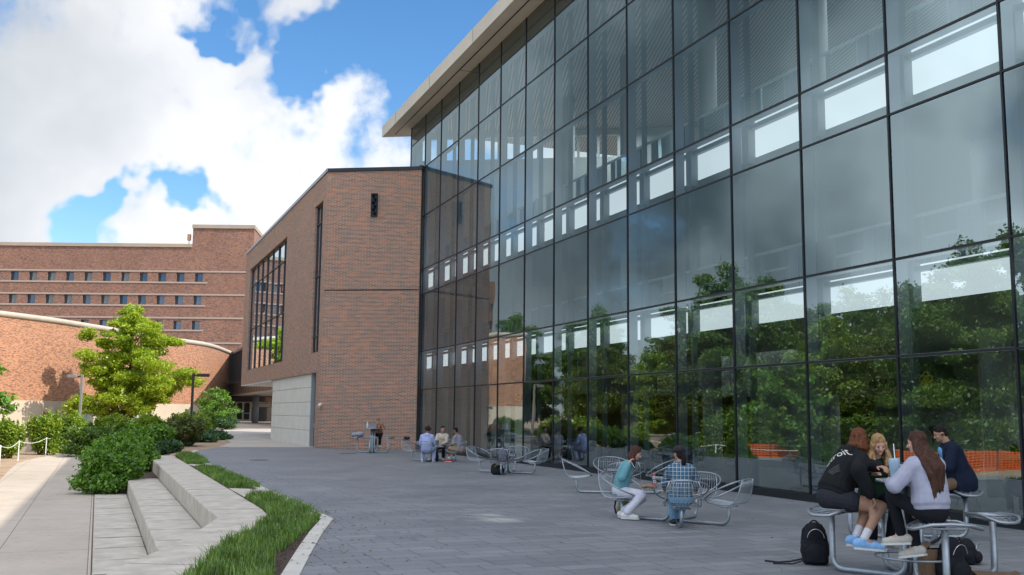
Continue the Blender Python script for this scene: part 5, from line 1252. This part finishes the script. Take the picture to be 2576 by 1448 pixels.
person('student in patterned short sleeve shirt, khaki shorts and red shoes',w9,-62,.385,lean=14,spine=8,head=(-12,-12,0),hands=[(-.12,.42,.60),(.14,.40,.58)],feet=[(-.10,.44,.10),(.12,.36,.10)],
  top=dict(m=shirtpat(),sleeve='short',name='shirt',g=.028,arm=.03,collar=True),bottom=dict(m=cl('khaki_shorts',(.34,.24,.15)),type='shorts',name='shorts',len=.85),shoe=mat('red_shoe',(.50,.03,.03),.5),sock=((.60,.60,.60),.08),hair=('short',(.012,.009,.008)),skin='brown',vox=.012)
w10=seat(B1,78,.78); person('student with hair in a bun bent over a laptop at the brick front',w10,180,.735,lean=22,spine=14,head=(0,-36,0),hands=[(-.16,.40,1.16),(.14,.40,1.14)],feet=[(-.08,.30,.34),(.10,.32,.34)],
  top=dict(m=cl('rust_top',(.30,.12,.07)),sleeve='short',g=.016),bottom=dict(m=cl('black_trousers',(.012,.012,.016)),type='long'),hair=('bun',(.27,.15,.08)),skin='light',vox=.013,female=True)
# --- walker in lime shirt
q=at(63,1060,59.5); g=float(gz(q.x,59.5)); zt_=at(62,1036,62).z
person('walker in lime green shirt and dark trousers passing behind the shrubs',(q.x,62.,zt_-1.74),-60,.83,lean=4,head=(0,-5,0),hands=[(-.36,.10,.80),(.34,-.12,.80)],feet=[(-.10,.25,.10,(0,1,.2)),(.10,-.20,.12,(0,1,.2))],
  top=dict(m=cl('lime_shirt',(.30,.62,.10)),sleeve='short',g=.03,name='shirt'),bottom=dict(m=cl('dark_navy_trousers',(.02,.03,.05)),type='long'),hair=('short',(.06,.03,.02)),skin='tan',vox=.018)
# ================================================================ SMALL THINGS
def laptop(label,loc,rz,lid=(.42,.43,.45),open_=105):
    o=empty('laptop',label,'laptop',loc,rz); m=mat('laptop_%d'%int(lid[0]*100),lid,.35,metal=.6)
    MB().box(-.16,-.115,0,.16,.115,.014,b=.004).build('base',m,o); MB().box(-.15,-.06,.0142,.15,.06,.0152).build('keyboard',M_black,o)
    a=rad(open_-90); f=MB().box(-.16,-.004,0,.16,.004,.225,b=.003); l=f.build('lid',m,o,loc=(0,.115,.014),rot=(-a,0,0))
    MB().box(-.148,-.0056,.012,.148,-.0045,.215).build('screen',mat('screen_dark',(.03,.035,.045),.2),l)
    MB().lathe((0,0,0),[(.017,0),(.017,.001),(.001,.001)],14).build('lid_emblem',mat('emblem_grey',(.12,.12,.13),.3,metal=.6),l,loc=(0,.0055,.12),rot=(rad(-90),0,0)); return o
laptop('dark laptop open on the table in front of the man in navy',(5.92,15.3,1.087),rad(172-84+0),(.035,.04,.06))
laptop('silver laptop open between the three students by the corner',C1+Vector((-.02,.02,.547)),rad(-20),(.50,.51,.53))
laptop('silver laptop propped on the high table at the brick front',B1+Vector((0,.03,1.087)),math.pi,(.36,.36,.37))
def bottle(label,loc,r,h,body,capc,capz=.8,name='bottle',cat='bottle',straw=None):
    o=empty(name,label,cat,loc); MB().lathe((0,0,0),[(r*.9,0),(r,.01),(r,h*.62),(r*.86,h*.7),(r*.45,h*.86),(r*.42,h)],18).build('vessel',body,o,smooth=True)
    MB().lathe((0,0,h*.9),[(r*.52,0),(r*.52,h*.13),(.001,h*.13)],14).build('cap',capc,o,smooth=True); return o
b5=at(1646,1220,17.15); pb=Vector((b5.x,b5.y,.547))
o=bottle('clear sports drink bottle with red cap and big white G on the table',pb,.042,.24,mat('clear_plastic',(.30,.30,.33),.15),mat('red_plastic',(.65,.05,.04),.4))
MB().lathe((0,0,.02),[(.0425,0),(.0425,.05)],18).build('drink',mat('red_drink',(.55,.03,.04),.3),o); MB().lathe((0,0,.075),[(.0427,0),(.0427,.085)],18).build('label',mat('grey_label',(.10,.10,.12),.5),o)
link('logo_letter',text_mesh('G',.075,.001),M_white,o,(0,-.0445,.09),(rad(90),0,0))
# food wrap
def crumple(label,loc,sz,m,cat='paper wrap',name='paper_wrap',seed=0):
    random.seed(seed); o=empty(name,label,cat,loc); f=MB()
    for k in range(7): f.ell((random.uniform(-.5,.5)*sz[0],random.uniform(-.5,.5)*sz[1],sz[2]*random.uniform(.3,.6)),((sz[0]*.3,0,0),(0,sz[1]*.35,0),(0,0,sz[2]*.4)))
    fuse(f,'wrapping',.01,m,o,0,.03,tex2); return o
crumple('crumpled brown paper wrap with food beside the sports drink bottle',pb+Vector((-.11,.02,.0)),(.20,.14,.08),mat('brown_paper',(.26,.17,.09),.8,var=.3,vs=30),seed=4)
# tumbler cup with straw on the near table
tp=at(2250,1186,11.15); T_=Vector((tp.x,tp.y,1.087)); o=empty('tumbler','tall pale blue tumbler with white straw on the near high table','cup',T_)
MB().lathe((0,0,0),[(.040,0),(.042,.02),(.046,.10),(.056,.12),(.060,.22),(.058,.23),(.001,.23)],22).build('cup_body',mat('pale_blue_cup',(.33,.45,.58),.4),o,smooth=True); MB().lathe((0,0,.23),[(.055,0),(.055,.01),(.001,.01)],20).build('lid',mat('clear_lid',(.45,.52,.55),.3),o)
MB().tube([(.012,0,.2),(.0,0,.40)],.006,8).build('straw',M_white,o)
q=at(2243,1172,11.3); o=empty('notebook','thin white phone lying by the hand of the hooded woman','phone',(q.x-.1,q.y,1.088),rad(20)); MB().box(-.075,-.035,0,.075,.035,.008,b=.003).build('case',M_white,o); MB().box(-.07,-.031,.0081,.07,.031,.0088).build('screen',MC['screen_dark'],o)
q=at(1590,1168,17.4); o=empty('phone','white phone held up by the woman in teal','phone',(q.x,q.y,q.z),rad(0)); o.rotation_euler=(rad(60),rad(10),rad(80)); MB().box(-.036,-.075,0,.036,.075,.009,b=.003).build('case',M_white,o); MB().box(-.032,-.07,.0091,.032,.07,.0098).build('screen',MC['screen_dark'],o)
q=at(2392,1188,15.0); o=empty('coffee_cup','small green paper cup near the laptop of the man in navy','cup',(6.02,15.0,1.087)); MB().lathe((0,0,0),[(.028,0),(.038,.10),(.04,.104),(.001,.104)],18).build('cup_body',mat('olive_cup',(.16,.17,.07),.6),o,smooth=True); MB().lathe((0,0,.104),[(.041,0),(.038,.012),(.001,.012)],18).build('lid',M_white,o)
bottle('pale blue water bottle beside the laptop at the brick front',B1+Vector((-.26,-.02,1.087)),.045,.26,mat('aqua_bottle',(.40,.60,.68),.4),M_white)
o=empty('orange_cup','orange cup beside the laptop at the brick front','cup',B1+Vector((.25,0,1.087))); MB().lathe((0,0,0),[(.035,0),(.045,.15),(.001,.15)],16).build('cup_body',mat('orange_cup',(.65,.16,.05),.5),o,smooth=True); MB().lathe((0,0,.15),[(.046,0),(.044,.015),(.001,.015)],16).build('lid',M_black,o)
def backpack(label,loc,rz,m,w=.32,d=.22,h=.48,strap=True,tilt=0.,accent=None,seed=0):
    random.seed(seed); o=empty('backpack',label,'backpack',loc,rz); o.rotation_euler=(rad(tilt),0,rz); f=MB()
    f.ell((0,0,h*.36),((w*.52,0,0),(0,d*.52,0),(0,0,h*.38))); f.ell((0,0,h*.62),((w*.42,0,0),(0,d*.44,0),(0,0,h*.38))); f.box(-w*.44,-d*.42,.0,w*.44,d*.42,h*.5,b=.03)
    fuse(f,'bag',.012,m,o,4,.025); f=MB(); f.ell((0,-d*.5,h*.28),((w*.38,0,0),(0,d*.22,0),(0,0,h*.24))); f.box(-w*.34,-d*.66,.03,w*.34,-d*.4,h*.42,b=.02)
    fuse(f,'front_pocket',.012,m,o,3,.012)
    f=MB(); f.tube([(-w*.2,d*.35,h*.92),(-w*.05,d*.38,h*1.02),(w*.05,d*.38,h*1.02),(w*.2,d*.35,h*.92)],.011,6)
    for sg in (-1,1): f.tube([(sg*w*.22,d*.35,h*.92),(sg*w*.36,d*.72,h*.78),(sg*w*.42,d*.78,h*.45),(sg*w*.4,d*.5,h*.12)],.018,6)
    if strap: f.tube([(-w*.4,d*.1,.06),(-w*.85,0,.025),(-w*1.3,-.03,.012),(-w*1.75,.06,.012)],.011,6); f.tube([(-w*.4,-d*.2,.05),(-w*.8,-.14,.015),(-w*1.5,-.16,.012)],.009,6)
    f.build('straps',MC.get('strap_black') or mat('strap_black',(.012,.013,.016),.8),o,smooth=True)
    f=MB(); f.tube([(w*.30*math.cos(a),-d*.46-.02*math.sin(a),h*(.60+.26*math.sin(a))) for a in np.linspace(.2,math.pi-.2,9)],.004,5); f.build('zipper',accent or M_alu,o); return o
Mbk=cl('black_nylon',(.013,.014,.018)); 
q=gnd(2052,1420,0); backpack('black backpack with loose straps on the paving left of the near table',(q.x,q.y,0),rad(-12),Mbk,.34,.24,.50,seed=2)
q=Vector((4.78,11.05,0)); backpack('black backpack with neon tag slumped under the near high table',(q.x,q.y-.0,0),rad(25),Mbk,.36,.26,.50,False,seed=3)
q=at(1573,1275,17.75); backpack('olive green backpack under the chair of the woman in teal',(q.x,17.95,0),rad(20),cl('olive_canvas',(.16,.15,.08)),.26,.2,.33,False,seed=5)
backpack('black backpack standing between the three students by the corner',(C1.x+.05,C1.y-.35,0),rad(10),Mbk,.3,.2,.46,False,seed=6)
q=seat(C2,-100,.75); backpack('black bag with yellow strip under the front chair of the empty table',(q.x-.14,q.y,0),rad(8),Mbk,.40,.26,.34,False,accent=mat('yellow_strip',(.7,.5,.03),.6),seed=7)
q=seat(C2,-100,.92); backpack('patterned blue and yellow backpack sitting in the front chair',(q.x+.05,q.y+.05,.39),rad(170),mat('mottled_cloth',(.20,.20,.26),.9,col2=(.05,.05,.07),vs=20),.36,.24,.42,False,accent=MC['yellow_strip'],seed=8)
q=seat(B1,160,.78); crumple('grey folded jacket lying on the left stool at the brick front',(q.x,q.y,.72),(.42,.30,.22),cl('grey_cloth',(.27,.30,.34)),'jacket','folded_jacket',9)
q=seat(C1,155,.98); crumple('black cap resting on the back of the left chair near the brick corner',(q.x-.22,q.y+.1,.76),(.18,.16,.14),MC['black_cap'],'cap','cap',10)
q=Vector((5.65,12.6,0)); backpack('black backpack lying behind the right stool of the near table',(q.x,q.y,0),rad(60),Mbk,.4,.24,.30,False,seed=11)
# paper carrier bag under the near table, lying open
o=empty('paper_bag','brown paper carrier bag lying at the feet of the right stool','bag',(5.02,11.0,0),rad(-15)); mp=mat('kraft_paper',(.15,.09,.05),.85,var=.12,vs=10)
f=MB(); f.box(-.02,-.15,.0,.36,.15,.13); f.build('bag_body',mp,o); f=MB(); f.quad((.36,-.15,.0),(.43,-.16,.005),(.43,.16,.01),(.36,.15,.0)); f.quad((.36,-.15,.13),(.42,-.14,.16),(.42,.14,.15),(.36,.15,.13)); f.build('bag_mouth',mp,o)
o=empty('paper_bag','small torn brown paper bag under the stool of the pale grey sweatshirt','bag',(4.60,11.12,0),rad(10)); f=MB(); f.box(-.12,-.07,.0,.12,.07,.36); f.add([(-.12,-.07,.36),(-.04,-.08,.42),(.03,-.07,.38),(.12,-.07,.44),(.12,.07,.36),(0,.08,.43),(-.12,.07,.38)],[(0,1,6),(1,5,6),(1,2,5),(2,4,5),(2,3,4)]); f.build('bag_body',mp,o)
# ---------------------------------------------------------------- seen through the glass
def gl(x,y,z=0.): return Nv*OFF+Dv*x+(-Nv)*y+Vector((0,0,z))
def cafe_table(lab,x,y,h=.74,r=.45,square=True):
    o=empty('cafe_table',lab,'table',gl(x,y,.012),GA,'tables inside the hall')
    (MB().box(-.6,-.4,h-.03,.6,.4,h,b=.006) if square else MB().lathe((0,0,h-.03),[(r,0),(r,.03),(.001,.03)],24)).build('tabletop',mat('table_white',(.62,.63,.63),.4),o)
    MB().cyl((0,0),.035,.02,h-.03,12).build('post',M_alu,o); f=MB(); f.box(-.3,-.03,0,.3,.03,.03); f.box(-.03,-.3,0.001,.03,.3,.031); f.build('foot',M_alu,o); return o
def shell_chair(lab,x,y,rz,m):
    o=empty('shell_chair',lab,'chair',gl(x,y,.012),GA+rad(rz),'chairs inside the hall'); vs=[];fs=[]
    prof=[(.20,.43,.20),(.10,.42,.23),(-.08,.42,.235),(-.17,.46,.235),(-.21,.56,.23),(-.235,.70,.20),(-.24,.80,.14)]
    for (a,z,w_) in prof:
        for j in range(7): t=-1+j/3; vs.append((a+.05*t*t*(1 if z>.5 else 0),t*w_,z+.035*t*t*(1 if z<.5 else 0)))
    for i in range(len(prof)-1):
        for j in range(6): k=i*7+j; fs.append((k,k+1,k+8,k+7))
    me=MB().add(vs,fs).mesh('shell'); s_=link('shell',me,m,o,smooth=True); md=s_.modifiers.new('t','SOLIDIFY'); md.thickness=.012
    for a,b in ((.2,.2),(.2,-.2),(-.2,.2),(-.2,-.2)): MB().tube([(a*.3,b*.3,.41),(a*1.15,b*1.1,.0)],.008,6).build('leg',M_alu,o)
    return o
Msh=mat('grey_shell',(.16,.18,.17),.4); Mlg=mat('lounge_dark',(.03,.028,.026),.8)
tabs=[(20.6,-2.0,1.06,'high white table with a purple bottle inside the glass'),(18.2,-2.3,1.06,'high white table behind the glass where a dark haired man sits'),(14.4,-2.6,.74,'low white table inside the rightmost wide bay'),(28.4,-1.6,.74,'low table inside the glass beside the blue hooded reader'),(34.6,-1.7,.6,'small low table inside the glass behind the three students'),(12.4,-1.8,1.06,'high table inside the glass at the right edge')]
for x,y,h,l in tabs: cafe_table(l,x,y,h)
for x,y,r_,l in ((13.1,-1.3,100,'grey shell chair with splayed chrome legs inside the glass at far right'),(15.3,-1.9,40,'grey shell chair inside the glass behind the man in navy'),(16.6,-1.1,200,'shell chair turned away inside the second bay from the right'),(27.3,-1.5,-60,'shell chair inside the glass facing the blue hooded reader')): shell_chair(l,x,y,r_,Msh)
def lounge(lab,x,y,rz):
    o=empty('lounge_chair',lab,'chair',gl(x,y,.012),GA+rad(rz),'lounge chairs inside the hall'); MB().box(-.33,-.33,.14,.33,.33,.42,b=.05).build('seat',Mlg,o); MB().box(-.38,-.36,.14,-.22,.36,1.05,b=.05).build('backrest',Mlg,o)
    for sg in (-1,1): MB().box(-.33,sg*.36-.05,.1,.3,sg*.36+.05,.6,b=.03).build('armrest',Mlg,o)
    f=MB(); [f.box(a-.02,b-.02,0,a+.02,b+.02,.15) for a in (-.28,.28) for b in (-.28,.28)]; f.build('feet',M_alu,o)
lounge('tall dark lounge chair inside the glass right of the blue hooded reader',26.0,-1.8,200); lounge('dark lounge chair inside the glass behind the students',35.8,-2.2,20); lounge('dark lounge chair inside the glass between the two mid tables',30.6,-2.3,-30)
p=gl(20.9,-1.9,1.075); bottle('purple bottle with yellow lid on the high table inside',p,.045,.27,mat('purple_bottle',(.16,.17,.55),.4),mat('yellow_lid',(.6,.6,.1),.5))
def inside(lab,x,y,face,hip,tm,hairc,hs='short',skin='light',fem=False,bm=(.03,.03,.04),bt='long'):
    L=gl(x,y,.012); person(lab,(L.x,L.y,.0),face,hip,lean=12,spine=8,head=(0,-18,0),hands=[(-.15,.40,hip+.34),(.15,.40,hip+.34)],feet=[(-.1,.38,max(.1,hip-.40)),(.1,.40,max(.1,hip-.40))],
      top=dict(m=tm,sleeve='long',g=.026,arm=.03),bottom=dict(m=mat('inner_trousers%d'%int(bm[0]*100),bm,.9),type=bt),hair=(hs,hairc,.32),skin=skin,vox=.016,female=fem)
inside('dim blonde woman in grey top inside, seen from behind at the high table',19.7,-1.7,75,.73,cl('inner_grey',(.33,.37,.40)),(.36,.24,.12),'long',fem=True)
inside('dim dark haired man in black inside, leaning on the high table',18.9,-2.5,95,.73,cl('inner_black',(.010,.010,.012)),(.01,.008,.007))
inside('dim person in a blue hooded top reading inside behind the chairs',27.4,-2.6,-100,.42,cl('inner_blue',(.06,.13,.26)),(.05,.10,.22),'long',fem=True)
inside('dim person in dark cap and black top inside at the right edge',12.3,-3.0,-90,.73,cl('inner_black',(.010,.010,.012)),(.08,.09,.11),'short')
inside('dim person in white top inside behind the hooded woman',16.5,-2.6,-60,.73,cl('inner_white',(.42,.42,.40)),(.05,.03,.02),'long',fem=True)
inside('dim person in navy and red inside beside the shell chair at right',13.9,-1.7,20,.42,cl('inner_navy',(.015,.03,.06)),(.02,.015,.01),'short')

# fallen leaves and litter on the paving
V=[];F=[]
for k in range(420):
    if k%3: t=random.random(); i=random.randrange(2,10); a=Vector(kerbline[i]).lerp(Vector(kerbline[i+1]),t); x,y=a.x+abs(random.gauss(0,.9)),a.y+random.gauss(0,.3)
    else: c=random.choice([N1,C3,C2,C4,C1]); x,y=c.x+random.gauss(0,1.3),c.y+random.gauss(0,1.3)
    an=random.uniform(0,6.28); l=random.uniform(.012,.032); dx,dy=math.cos(an)*l,math.sin(an)*l; k0=len(V)
    V+=[(x-dx,y-dy,.004),(x+dy*.5,y-dx*.5,.010),(x+dx,y+dy,.006),(x-dy*.5,y+dx*.5,.012)]; F.append((k0,k0+1,k0+2,k0+3))
tag(link('fallen_leaves',fast_mesh('fallen_leaves',V,F),mat('dry_leaf',(.30,.20,.07),.8,var=.4,vs=3)),kind='stuff')
